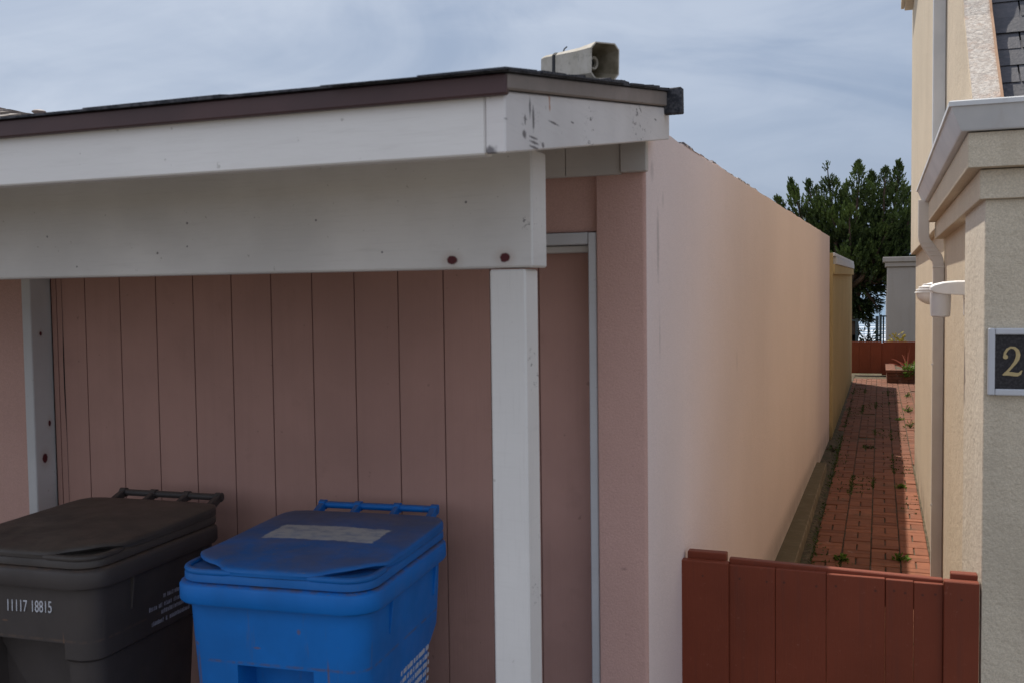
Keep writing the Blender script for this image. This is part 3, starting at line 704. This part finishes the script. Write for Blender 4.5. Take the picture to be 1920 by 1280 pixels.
# lamp on the side wall
L = thing('wall_lamp', 'white outdoor wall lamp with wedge arm and cylinder shade, fixed beside the downpipe', 'lamp', (.352,4.55,1.85))
m = MB(); m.box(.330,.3515,4.52,4.62,1.775,1.905); m.build('back_plate', M['fixture'], L, bevel=.006, seg=2)
m = MB(); m.loft([[(x,y,z) for y,z in ((4.50,zb),(4.62,zb),(4.62,zt-.006),(4.605,zt),(4.515,zt),(4.50,zt-.006))] for x,zb,zt in ((.345,1.862,1.925),(.30,1.866,1.926),(.25,1.870,1.922),(.215,1.876,1.914),(.197,1.884,1.904))])
m.build('arm_cover', M['fixture'], L, bevel=.004, seg=2)
m = MB(); R = []
for rr, zz in ((.040,1.876),(.0415,1.85),(.0395,1.80),(.038,1.779),(.031,1.774)):
    R.append([(.238+rr*math.cos(a), 4.55+rr*math.sin(a), zz) for a in [2*pi*k/24 for k in range(24)]])
m.loft(R); m.build('shade', M['globe'], L, smooth=True)
m = MB(); m.tube([(.331,4.518,1.85),(.331,4.510,1.85)], .005, 8); m.build('photocell', M['black'], L)

# ribbed hood further along the wall
V = thing('vent_hood', 'small white ribbed dome vent hood on the cream wall behind the downpipe', 'vent', (.352,7.05,1.86))
m = MB(); R = []
for i in range(13):
    a = pi*(i+.35)/12.7; R.append([(.352-.130*math.sin(a)*math.sin(th), 7.05+.078*math.cos(th)*math.sin(a), 1.856+.078*math.cos(a)) for th in [pi*k/16 for k in range(17)]])
m.loft(R, True, True); m.build('hood', M['fixture'], V, smooth=True, angle=60)
for i in range(4):
    zz = 1.866+.0165*i; rr = math.sqrt(max(.02,1-((zz-1.856)/.078)**2))
    m = MB(); R = []
    for e, dz in ((.96,-.003),(1.09,-.002),(1.07,.004),(.96,.006)):
        R.append([(.352-.130*rr*e*math.sin(th), 7.05+.078*rr*e*math.cos(th), zz+dz) for th in [pi*k/16 for k in range(17)]])
    m.loft(R, False, False, close=False); m.build('louvre', M['fixture'], V)

# number plaque
P = thing('number_plaque', 'black house number plaque with grey frame and gold digit on the grey wall', 'sign', (.44,3.59,1.65))
x0, x1, z0, z1 = .331, .66, 1.547, 1.764; fw_ = .021
m = MB(); y0, y1 = 3.573, 3.5968
m.box(x0,x0+fw_,y0,y1,z0,z1); m.box(x1-fw_,x1,y0,y1,z0,z1); m.box(x0+fw_+.0003,x1-fw_-.0003,y0,y1,z1-fw_,z1); m.box(x0+fw_+.0003,x1-fw_-.0003,y0,y1,z0,z0+fw_)
m.build('frame', M['frame'], P, bevel=.004, seg=2)
m = MB(); m.box(x0+fw_-.002,x1-fw_+.002,3.584,3.595,z0+fw_-.002,z1-fw_+.002); m.build('panel', M['panel'], P)
# serif numeral two
cl = [(.10,.66,.12),(.13,.80,.13),(.24,.92,.13),(.40,.985,.11),(.58,.97,.14),(.72,.88,.19),(.77,.74,.22),(.73,.60,.21),(.62,.46,.17),(.46,.32,.13),(.30,.19,.12),(.14,.08,.12)]
m = MB(); hh = .094; ww = .060; ox, oz = .374, 1.610
def strip(pts, y):
    R = []
    for i, (a, b, w) in enumerate(pts):
        p0 = pts[max(i-1,0)]; p1 = pts[min(i+1,len(pts)-1)]
        tx, tz = (p1[0]-p0[0])*ww, (p1[1]-p0[1])*hh; l = math.hypot(tx,tz); nx, nz = -tz/l, tx/l
        R.append([(ox+a*ww+nx*w*ww*.5, yy, oz+b*hh+nz*w*ww*.5) if s > 0 else (ox+a*ww-nx*w*ww*.5, yy, oz+b*hh-nz*w*ww*.5) for s, yy in ((1,y),(-1,y),(-1,y+.003),(1,y+.003))])
    m.loft(R)
strip(cl, 3.5815); strip([(.02,.03,.05),(.14,.075,.17),(.34,.085,.20),(.56,.065,.21),(.74,.055,.19),(.86,.09,.15),(.96,.20,.05)], 3.5812)
R = [[(ox+.15*ww+.0075*math.cos(a), yy, oz+.66*hh+.0075*math.sin(a)) for a in [2*pi*k/14 for k in range(14)]] for yy in (3.5809,3.584)]
m.loft(R); m.build('digit', M['gold'], P)

# ------------------------------------------------------------------ far end of the path
Yw = thing('yellow_building', 'low yellow stucco building with pale flat cap, beyond the pink garage wall', 'building', (-.56,13.1,0))
def yx(y): return -.555 + (y-13.05)*.0041
m = MB()
m.hexa([(-3,13.02,-.03),(yx(13.05)-.012,13.05,-.03),(yx(21.3)-.012,21.3,-.03),(-3,21.3,-.03),(-3,13.02,2.12),(yx(13.05)-.012,13.05,2.12),(yx(21.3)-.012,21.3,2.21),(-3,21.3,2.21)])
m.build('wall', M['yellow'], Yw, bevel=.005)
m = MB(); a = .018
m.hexa([(-3,13.2,2.075),(yx(13.2)+a,13.2,2.075),(yx(21.4)+a,21.4,2.17),(-3,21.4,2.17),(-3,13.2,2.205),(yx(13.2)+a,13.2,2.205),(yx(21.4)+a,21.4,2.285),(-3,21.4,2.285)]); m.build('trim_band', M['yellow'], Yw, bevel=.004)
m = MB(); a = .028
m.hexa([(-3,13.5,2.21),(yx(13.5)+a,13.5,2.21),(yx(21.4)+a,21.4,2.29),(-3,21.4,2.29),(-3,13.5,2.30),(yx(13.5)+a,13.5,2.30),(yx(21.4)+a,21.4,2.375),(-3,21.4,2.375)])
m.build('roof_cap', M['gutter'], Yw, bevel=.004)
m = MB(); a = .020
m.hexa([(-3,13.15,2.303),(yx(13.2)+a,13.15,2.303),(yx(21.4)+a,21.4,2.378),(-3,21.4,2.378),(-3,13.15,2.345),(yx(13.2)+a,13.15,2.345),(yx(21.4)+a,21.4,2.435),(-3,21.4,2.435)])
m.build('roof_edge', M['gutter'], Yw, bevel=.004)
m = MB(); m.box(-.60,-.550,13.005,13.06,.05,2.34); m.build('corner_board', M['yellow'], Yw, bevel=.004)

def far_panel(name, label, cat, x0, x1, ztop, zb, n):
    t_ = thing(name, label, cat, ((x0+x1)/2,23.2,0))
    m = MB(); w = (x1-x0)/n
    for i in range(n): m.box(x0+i*w+.0008, x0+(i+1)*w-.0008, 23.2, 23.23, zb, ztop)
    m.build('boards', M['red'], t_, bevel=.003)
    m = MB(); m.box(x0,x1,23.231,23.25,zb,ztop-.02); m.build('rail', M['red'], t_)
    return t_
far_panel('gate', 'dark red board gate at the far end of the brick path', 'gate', -.66, .040, .726, .03, 3)
far_panel('fence', 'dark red board fence behind the brick planter at the far end', 'fence', .075, 2.2, .728, .0, 9)
m = MB(); m.box(.040,.080,23.21,23.30,0,.70); tag(m.build('gate_post', M['red'], bevel=.004), 'slim dark red post between the far gate and the far fence', 'post')

Pl = thing('brick_planter', 'low red brick planter bed in front of the far red fence', 'planter', (.13,21.3,0))
pb = MB()
r = random.Random(8)
for row in range(3):
    for i in range(9):
        x = .135 + i*.2 - (row % 2)*.1; pb.col = r.random()
        pb.box(max(x,.135)+.003, x+.197, 21.3, 21.39, .002+row*.066, .064+row*.066)
    for j in range(8):
        pb.col = r.random(); y = 21.395+j*.2; pb.box(.135,.225,y+.003,y+.197,.002+row*.066,.064+row*.066)
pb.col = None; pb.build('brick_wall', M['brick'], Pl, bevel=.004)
pb = MB()
for i in range(18):
    pb.col = r.random(); pb.box(.115+i*.1+.002,.115+i*.1+.098,21.28,21.48,.202,.262)
for j in range(16):
    pb.col = r.random(); y = 21.485+j*.1; pb.box(.115,.30,y+.002,y+.098,.202,.262)
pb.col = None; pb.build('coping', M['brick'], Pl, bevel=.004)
m = MB(); m.add([(.2,21.4,.23),(2.2,21.4,.23),(2.2,23.1,.23),(.2,23.1,.23)], [(0,1,2,3)]); m.build('soil', M['soil'], Pl)

Gb = thing('grey_building', 'pale grey stucco building end with stepped coping beyond the far red fence', 'building', (.17,27,0))
m = MB(); m.box(.165,5,27,33,-.03,2.42); m.build('wall', M['grey'], Gb, bevel=.03, seg=2)
m = MB(); m.box(.115,5,26.95,33,2.421,2.54); m.build('coping', M['grey'], Gb, bevel=.012)
m = MB(); m.box(.06,5,26.90,33,2.543,2.67); m.build('coping', M['grey'], Gb, bevel=.012)

Rl = thing('metal_railing', 'dark blue metal railing above the sea beyond the far red gate', 'railing', (-.5,29.2,0))
m = MB(); m.box(-6,-.07,29.18,29.23,.99,1.03); m.build('top_rail', M['rail'], Rl)
m = MB(); m.box(-.0,1.4,29.18,29.23,1.10,1.14); m.build('top_rail', M['rail'], Rl)
m = MB(); m.box(-6,1.4,29.19,29.22,.08,.12); m.build('bottom_rail', M['rail'], Rl)
for x in (-4.6,-2.6,-.60): 
    m = MB(); m.box(x-.04,x+.04,29.16,29.25,0,1.06); m.build('post', M['rail'], Rl)
m = MB(); m.box(-.115,-.03,29.15,29.25,0,1.12); m.build('post', M['rail'], Rl)
m = MB(); m.box(-.018,.05,29.15,29.25,0,1.16); m.build('post', M['rail'], Rl)
for x in [-3.9,-3.2,-1.9,-1.25,-.30,.09,.75,1.35]:
    m = MB(); m.box(x-.022,x+.022,29.19,29.22,.12,1.10 if x > -.02 else .99); m.build('baluster', M['rail'], Rl)

# neighbour roof, far left
N = thing('neighbour_house', 'grey shake roofed house peeking above the carport roof, far left', 'house', (-18,14,0))
m = MB(); m.box(-24,-11.6,13.4,22,0,4.3); m.build('wall', M['cream'], N)
m = MB(); r = random.Random(2)
e0 = Vector((-10.88,12.61,4.30)); apex = Vector((-18.17,15.23,6.05)); l0 = Vector((-27,12.61,4.30)); b0 = Vector((-10.88,24,4.30)); bq = Vector((-18.17,19.5,6.05)); la = Vector((-27,15.23,6.05))
rows = 22
def shakes(a0, a1, t0, t1):
    nrm = (a1-a0).cross(t0-a0).normalized()
    if nrm.z < 0: nrm = -nrm
    for k in range(rows):
        f0, f1 = k/rows, min(1,(k+1.35)/rows)
        p0, p1 = a0.lerp(t0,f0), a1.lerp(t1,f0); q0, q1 = a0.lerp(t0,f1), a1.lerp(t1,f1)
        L_ = (p1-p0).length; n = max(2,int(L_/.22))
        for i in range(n):
            u, v = i/n, (i+.93)/n; m.col = r.random(); th = r.uniform(.045,.075)
            A, B, Cc, D_ = p0.lerp(p1,u), p0.lerp(p1,v), q0.lerp(q1,v), q0.lerp(q1,u)
            m.hexa([A, B, Cc-nrm*.01, D_-nrm*.01, A+nrm*th, B+nrm*th, Cc+nrm*.012, D_+nrm*.012])
shakes(l0, e0, la, apex); shakes(e0, b0, apex, bq)
m.col = None; m.build('roof', M['shake'], N)
m = MB(); R = []
vc = Vector((-14.22,14.05,5.135))
for rr, zz in ((.075,-.4),(.075,.06),(.085,.09),(.120,.115),(.122,.13),(.09,.15),(.01,.155)):
    R.append([vc+Vector((rr*math.cos(a), rr*math.sin(a), zz)) for a in [2*pi*k/20 for k in range(20)]])
m.loft(R); m.build('roof_vent', M['ventm'], N, smooth=True)

# ------------------------------------------------------------------ vegetation
def blade(m, p, d, L, w, up, tint):
    s_ = d.cross(up)
    if s_.length < 1e-4: s_ = d.cross(Vector((1,0,0)))
    s_ = s_.normalized()*w
    b = len(m.v); mid = p+d*L*.45
    m.v += [tuple(p), tuple(mid+s_), tuple(p+d*L), tuple(mid-s_)]
    m.f.append((b,b+1,b+2,b+3)); m.c.append(tint)

T = thing('cypress_tree', 'dark green cypress tree with pointed tops rising behind the garage wall', 'tree', (-.55,29.4,0))
r = random.Random(21)
rv = lambda k=1.: Vector((r.gauss(0,k), r.gauss(0,k), r.gauss(0,k)))
trunk = [Vector(q) for q in ((-.75,29.5,-.05),(-.72,29.5,.6),(-.78,29.5,1.2),(-.80,29.5,1.9),(-.72,29.5,2.5))]
m = MB(); m.tube(trunk, [.26,.21,.19,.17,.13], 10); m.build('trunk', M['bark'], T, smooth=True)
# spires: base, tip, radius at base
sp = [((-1.75,29.2,2.7),(-2.36,29.0,4.86),.42),((-1.9,29.5,2.7),(-2.78,29.4,4.42),.38),((-1.5,29.8,2.8),(-1.96,29.9,4.92),.34),
      ((-1.1,29.1,2.5),(-1.37,28.9,5.22),.62),((-1.25,29.6,2.6),(-1.72,29.6,4.66),.5),((-.6,29.1,2.3),(-.58,29.0,5.24),.70),((-.7,30.0,2.4),(-.95,30.2,4.75),.7),
      ((-.2,29.5,2.4),(-.24,29.5,5.0),.62),((.0,29.0,2.2),(.12,28.9,5.02),.62),((.25,29.4,2.2),(.46,29.3,5.22),.58),((.3,29.8,2.3),(.72,29.9,4.55),.5),((.1,28.9,2.1),(.80,28.7,3.95),.42),
      ((-.4,28.7,2.2),(.35,28.3,3.7),.45),((-.8,28.6,2.2),(-.75,28.3,4.0),.5)]
low = [((-.2,29.0,2.6),(.62,28.9,2.72),.34),((-.3,29.2,2.2),(.28,29.0,1.95),.36),((-.5,29.3,2.0),(-.02,29.1,1.28),.34),((-.6,29.5,1.7),(-.42,29.4,1.02),.30),((-.9,29.4,2.1),(-.95,29.3,1.2),.34),((-.5,29.6,2.7),(-.4,29.5,1.7),.55),((-.7,29.3,1.7),(-.25,29.2,.85),.18),((-.55,29.6,2.4),(.05,29.7,2.2),.45)]
for a, b, _ in sp+low:
    m = MB(); A, B = Vector(a), Vector(b); q = []
    st = trunk[3] if a[2] > 2.0 else trunk[2]
    for i in range(9):
        u = i/8
        if u < .3: p_ = st.lerp(A, u/.3)
        else: p_ = A.lerp(B, (u-.3)/.7)
        q.append(p_ + Vector((mnoise.noise(Vector((u*4,a[0]*9,1)))*.05, mnoise.noise(Vector((u*4,a[0]*9,5)))*.05, 0)))
    m.tube(q, [.085*(1-i/8.6)+.006 for i in range(9)], 6); m.build('limb', M['bark'], T, smooth=True)
crown = MB()
def plume(p, d, L, bright, n=15):
    for i in range(n):
        u = i/n; ctr = p + d*L*u
        out = rv(); out -= d*out.dot(d)
        if out.length < 1e-3: continue
        out.normalize()
        dd = (d*r.uniform(.8,1.4) + out*(1-u*.6)*r.uniform(.45,.95)).normalized()
        blade(crown, ctr, dd, L*r.uniform(.34,.54)*(1-.35*u), L*r.uniform(.08,.125), rv().normalized(), min(1,max(0,bright+r.gauss(0,.12)+.20*u)))
def cluster(A, B, R0, dens, dark=0, spread=1.5):
    ax = B-A; Ln = ax.length; dx = ax.normalized(); n = int(dens*Ln)
    for i in range(n):
        u = r.random()**.8; c_ = A + ax*u
        rad = R0*spread*((1-u)**.8)*(1+.35*mnoise.noise(Vector((u*5+A.x*7, A.y, B.x*3))))+.012
        o_ = rv(); o_ -= dx*o_.dot(dx); o_.normalize()
        rr = rad*(r.random()**.5); p_ = c_ + o_*rr
        if mnoise.noise(p_*2.1+Vector((3,1,8))) < -.24: continue
        d = (dx*.8 + o_*r.uniform(.3,1.0)*(1-u*.5) + Vector((0,0,.35)) + rv(.16)).normalized()
        L = (.115+.20*(1-u))*r.uniform(.7,1.15)
        br = .04 + .80*max(0,mnoise.noise(p_*1.7)+.08) + .20*(rr/rad)**2 - dark + .10*max(0,(p_.z-3.2))  # sunlight painted into leaf tint: outer and upper plumes lighter, low ones darker
        plume(p_, d, L, br)
for a, b, R0 in sp: cluster(Vector(a), Vector(b)+Vector((0,0,.06)), R0, 90+R0*190)
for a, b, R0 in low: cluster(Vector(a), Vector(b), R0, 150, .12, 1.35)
# ragged leading shoots
for a, b, R0 in sp:
    A = Vector(a); B = Vector(b); dx = (B-A).normalized()
    for i in range(26):
        h_ = r.uniform(0,.75)
        p_ = B - dx*h_*(B-A).length*.45 + Vector((r.gauss(0,.02+.11*h_), r.gauss(0,.02+.11*h_), 0))
        o_ = Vector((p_.x-B.x+dx.x*h_, p_.y-B.y, 0))
        plume(p_, (dx*.7+Vector((r.gauss(0,.55),r.gauss(0,.4),.35))).normalized(), r.uniform(.11,.20), .28, 11)
crown.build('crown', M['cypress'], T)

def bush(name, label, cat, c_, w, h, n, mat, L=.09, wd=.014, seed=1, group=None, tl=(.0,.9)):
    rr = random.Random(seed); t_ = thing(name, label, cat, (c_[0],c_[1],c_[2]), 0, group)
    m = MB()
    for k in range(5):
        tip = Vector((c_[0]+rr.uniform(-w,w)*.6, c_[1]+rr.uniform(-w,w)*.6, c_[2]+h*rr.uniform(.5,.9)))
        m.tube([Vector(c_), Vector(c_).lerp(tip,.5)+Vector((rr.gauss(0,.02),0,.03*h)), tip], [.006+.01*h,.005+.006*h,.003], 5)
    m.build('stems', M['bark'] if mat is not M['weed'] else M['moss'], t_)
    m = MB()
    for k in range(n):
        a = rr.uniform(0,2*pi); q = rr.random()**.5; z = rr.random()
        p_ = Vector((c_[0]+w*q*math.cos(a)*(1-.4*z), c_[1]+w*q*math.sin(a)*(1-.4*z), c_[2]+h*z*(.35+.65*rr.random())))
        d = Vector((math.cos(a)*q+rr.gauss(0,.4), math.sin(a)*q+rr.gauss(0,.4), rr.uniform(-.1,1.1))).normalized()
        blade(m, p_, d, L*rr.uniform(.6,1.3), wd*rr.uniform(.7,1.3), Vector((rr.gauss(0,1),rr.gauss(0,1),rr.gauss(0,1))).normalized(), rr.uniform(*tl))
    m.build('leaves', mat, t_); return t_
bush('shrub', 'dark shrub silhouetted against the surf beneath the railing', 'shrub', (-.28,28.6,0), .30, .88, 300, M['darkleaf'], .17, .022, 4)
bush('shrub', 'small yellow flowering shrub peeping over the far red fence', 'shrub', (.38,24.4,0), .24, .86, 900, M['yellowleaf'], .10, .022, 6)
bush('shrub', 'bright green leafy shrub spilling over the brick planter edge', 'shrub', (.58,21.36,.12), .16, .30, 320, M['weed'], .075, .017, 8)
# red flax
F = thing('flax_plant', 'spiky red leaved flax plant arching out of the brick planter', 'plant', (.52,21.7,.23))
r = random.Random(31); 
for (dx, h, k) in ((-.36,.20,1.),(-.30,.28,.9),(-.16,.24,1.),(-.10,.36,.8),(.02,.42,.8),(.10,.40,.7),(.22,.30,.8),(-.22,.12,1.),(.15,.2,1),(-.05,.30,.7),(.06,.48,.6)):
    m = MB(); L_ = []; R_ = []; dy = r.uniform(-.2,.1); tn = r.random()
    for i in range(9):
        u = i/8; p_ = Vector((.52+dx*u, 21.7+dy*u, .23+h*(1.5*u-.75*u*u*k))); wv = .012*(1-u)**.6+.002
        L_.append(p_+Vector((wv*.4,0,wv))); R_.append(p_-Vector((wv*.4,0,wv)))
    b = len(m.v); m.v += [tuple(q) for q in L_+R_]; m.col = tn
    for i in range(8): m.face((i,i+1,9+i+1,9+i))
    m.build('leaf', M['redleaf'], F)
# weeds in the path joints
weeds = [(-.245,7.25,.055,.06,'small green weed in the joint just behind the front gate, left of two'),
         (.142,7.38,.075,.06,'small green weed in the joint just behind the front gate, right of two'),
         (.40,14.5,.10,.12,'bright green weed clump in the sunlit strip, the nearer of two clumps'),
         (.41,16.3,.10,.14,'bright green weed clump in the sunlit strip, middle of the three'),
         (.46,18.6,.07,.11,'small upright weed in the sunlit strip near the planter, farthest along the path'),
         (.28,15.3,.08,.05,'low weed on the shadow edge of the path beside the sunlit clumps'),
         (.19,10.1,.06,.04,'flat little weed on the shadow edge midway along the path'),
         (-.50,12.2,.12,.10,'dark weed patch at the foot of the wall where pink meets yellow'),
         (-.12,12.55,.10,.03,'flat green weed across the middle of the path beside the wall corner')]
for i, (x, y, w, h, lb) in enumerate(weeds):
    bush('weed', lb, 'weed', (x,y,-.004), w*.8, h*.8, 46, M['weed'] if i != 7 and i != 8 else M['moss'], .034, .008, 50+i, 'weeds growing in the brick path')
# moss and grass blades along the joints
m = MB(); r = random.Random(77)
for k in range(9000):
    ci = r.choice((-1,0,1,2,3,1,2)); y = r.uniform(5,20); x = -.25+(ci-1)*S + r.gauss(0,.008)
    if r.random() < .35: x = r.uniform(-.5,.33); y = 3.66+S*round((y-3.66)/S)+r.gauss(0,.006)
    if mnoise.noise(Vector((x*2.3, y*.9, 4))) < .18 - .30*max(0,abs(x+.05)-.15)/.3: continue
    blade(m, Vector((x,y,-.006)), Vector((r.gauss(0,.7),r.gauss(0,.7),.7)).normalized(), r.uniform(.014,.040), r.uniform(.003,.007), Vector((r.gauss(0,1),r.gauss(0,1),.1)).normalized(), r.random())
struct(m.build('moss', M['moss']), 'stuff')
# leaf litter against the wall
m = MB()
for k in range(700):
    y = r.uniform(5,20); x = -.48 + r.gauss(0,.06)
    if x < wallx(min(y,13))+.14: continue
    blade(m, Vector((x,y,r.uniform(.006,.02))), Vector((r.gauss(0,1),r.gauss(0,1),.12)).normalized(), r.uniform(.015,.035), r.uniform(.004,.009), Vector((r.gauss(0,.3),r.gauss(0,.3),1)).normalized(), r.random()*.5)
struct(m.build('leaf_litter', M['moss']), 'stuff')

# ------------------------------------------------------------------ sky, sun, camera
sd = Vector((-.278,.40,.84)).normalized()
el = math.asin(sd.z); az = math.atan2(sd.x, sd.y)
w = bpy.data.worlds.new('World'); scn.world = w; w.use_nodes = True
nt = w.node_tree; nn = nt.nodes; ln = nt.links
bg = nn['Background']; bg.inputs['Strength'].default_value = .1
sky = nn.new('ShaderNodeTexSky'); sky.sky_type = 'NISHITA'; sky.sun_disc = False
sky.sun_elevation = el; sky.sun_rotation = az; sky.air_density = 1.3; sky.dust_density = 2.0; sky.altitude = 20
tc = nn.new('ShaderNodeTexCoord')
def wn(scale, st, detail=6, rough=.55, dist=.5):
    v = nn.new('ShaderNodeVectorMath'); v.operation = 'MULTIPLY'; v.inputs[1].default_value = st; ln.new(tc.outputs['Generated'], v.inputs[0])
    n = nn.new('ShaderNodeTexNoise'); n.inputs['Scale'].default_value = scale; n.inputs['Detail'].default_value = detail; n.inputs['Roughness'].default_value = rough; n.inputs['Distortion'].default_value = dist
    ln.new(v.outputs[0], n.inputs['Vector']); return n.outputs['Fac']
def wr(v, a, b, c, d):
    n = nn.new('ShaderNodeMapRange'); n.interpolation_type = 'SMOOTHSTEP'; ln.new(v, n.inputs[0])
    for i, k in zip((1,2,3,4), (a,b,c,d)): n.inputs[i].default_value = k
    return n.outputs[0]
def wmix(f, a, b):
    n = nn.new('ShaderNodeMix'); n.data_type = 'RGBA'
    if isinstance(f, float): n.inputs[0].default_value = f
    else: ln.new(f, n.inputs[0])
    for s_, v in ((n.inputs[6], a), (n.inputs[7], b)):
        if isinstance(v, tuple): s_.default_value = v+(1,)
        else: ln.new(v, s_)
    return n.outputs[2]
base = wmix(.82, sky.outputs[0], (1.95,2.8,4.5))
cl1 = wr(wn(1.9, (1,1,3.2), 6, .55, .9), .38, .62, 0, 1)
cl2 = wr(wn(4.5, (1,1,3.4), 7), .35, .7, .0, 1)
sx = nn.new('ShaderNodeSeparateXYZ'); ln.new(tc.outputs['Generated'], sx.inputs[0])
left = wr(sx.outputs['X'], -.80, .10, 1, 0)   # thicker veil of cloud towards the west
hi = wr(sx.outputs['Z'], .02, .30, 0, 1)
def wm(op, a, b):
    n = nn.new('ShaderNodeMath'); n.operation = op
    for s_, v in ((n.inputs[0], a), (n.inputs[1], b)):
        if isinstance(v, (int, float)): s_.default_value = v
        else: ln.new(v, s_)
    return n.outputs[0]
f = wm('ADD', wm('MULTIPLY', cl1, .40), wm('MULTIPLY', cl2, .20))
f = wm('ADD', f, wm('ADD', wm('MULTIPLY', left, .42), wm('MULTIPLY', hi, .06)))
f = wm('SUBTRACT', f, wm('MULTIPLY', wr(sx.outputs['Z'], .0, .28, 1, 0), wr(sx.outputs['X'], -.45, .05, .0, .30)))
f = wm('MAXIMUM', wm('MINIMUM', f, 1.), .04)
c1 = wmix(f, base, (6.0,6.7,7.9))
# bright white overcast on the street side
back = wr(sx.outputs['Y'], -.35, .35, .85, 0)
ln.new(wmix(back, c1, (7.0,7.6,8.9)), bg.inputs['Color'])

su = bpy.data.lights.new('sun', 'SUN'); su.energy = 4.9; su.angle = math.radians(.6); su.color = (1,.93,.82)
so = bpy.data.objects.new('sun', su); COL.objects.link(so); so.rotation_euler = sd.to_track_quat('Z','Y').to_euler(); so.location = (-5,5,12)

psi = math.radians(20.3); pit = math.radians(2.8); roll = .013
fw = Vector((-math.sin(psi)*math.cos(pit), math.cos(psi)*math.cos(pit), -math.sin(pit)))
rt = Vector((math.cos(psi), math.sin(psi), 0)); up = rt.cross(fw)
R = rt*math.cos(roll) - up*math.sin(roll); U = up*math.cos(roll) + rt*math.sin(roll)
cam = bpy.data.cameras.new('camera'); co = bpy.data.objects.new('camera', cam); COL.objects.link(co)
co.matrix_world = Matrix(((R.x,U.x,-fw.x,0),(R.y,U.y,-fw.y,0),(R.z,U.z,-fw.z,1.9),(0,0,0,1)))
cam.sensor_width = 36; cam.lens = 1867/1920*36; cam.clip_start = .05; cam.clip_end = 40000
cam.dof.use_dof = True; cam.dof.focus_distance = 7.5; cam.dof.aperture_fstop = 9
scn.camera = co
scn.view_settings.view_transform = 'Standard'; scn.view_settings.look = 'None'; scn.view_settings.exposure = 0; scn.view_settings.gamma = 1
for o in scn.objects:
    for k in ('_world','_base'):
        if k in o: del o[k]
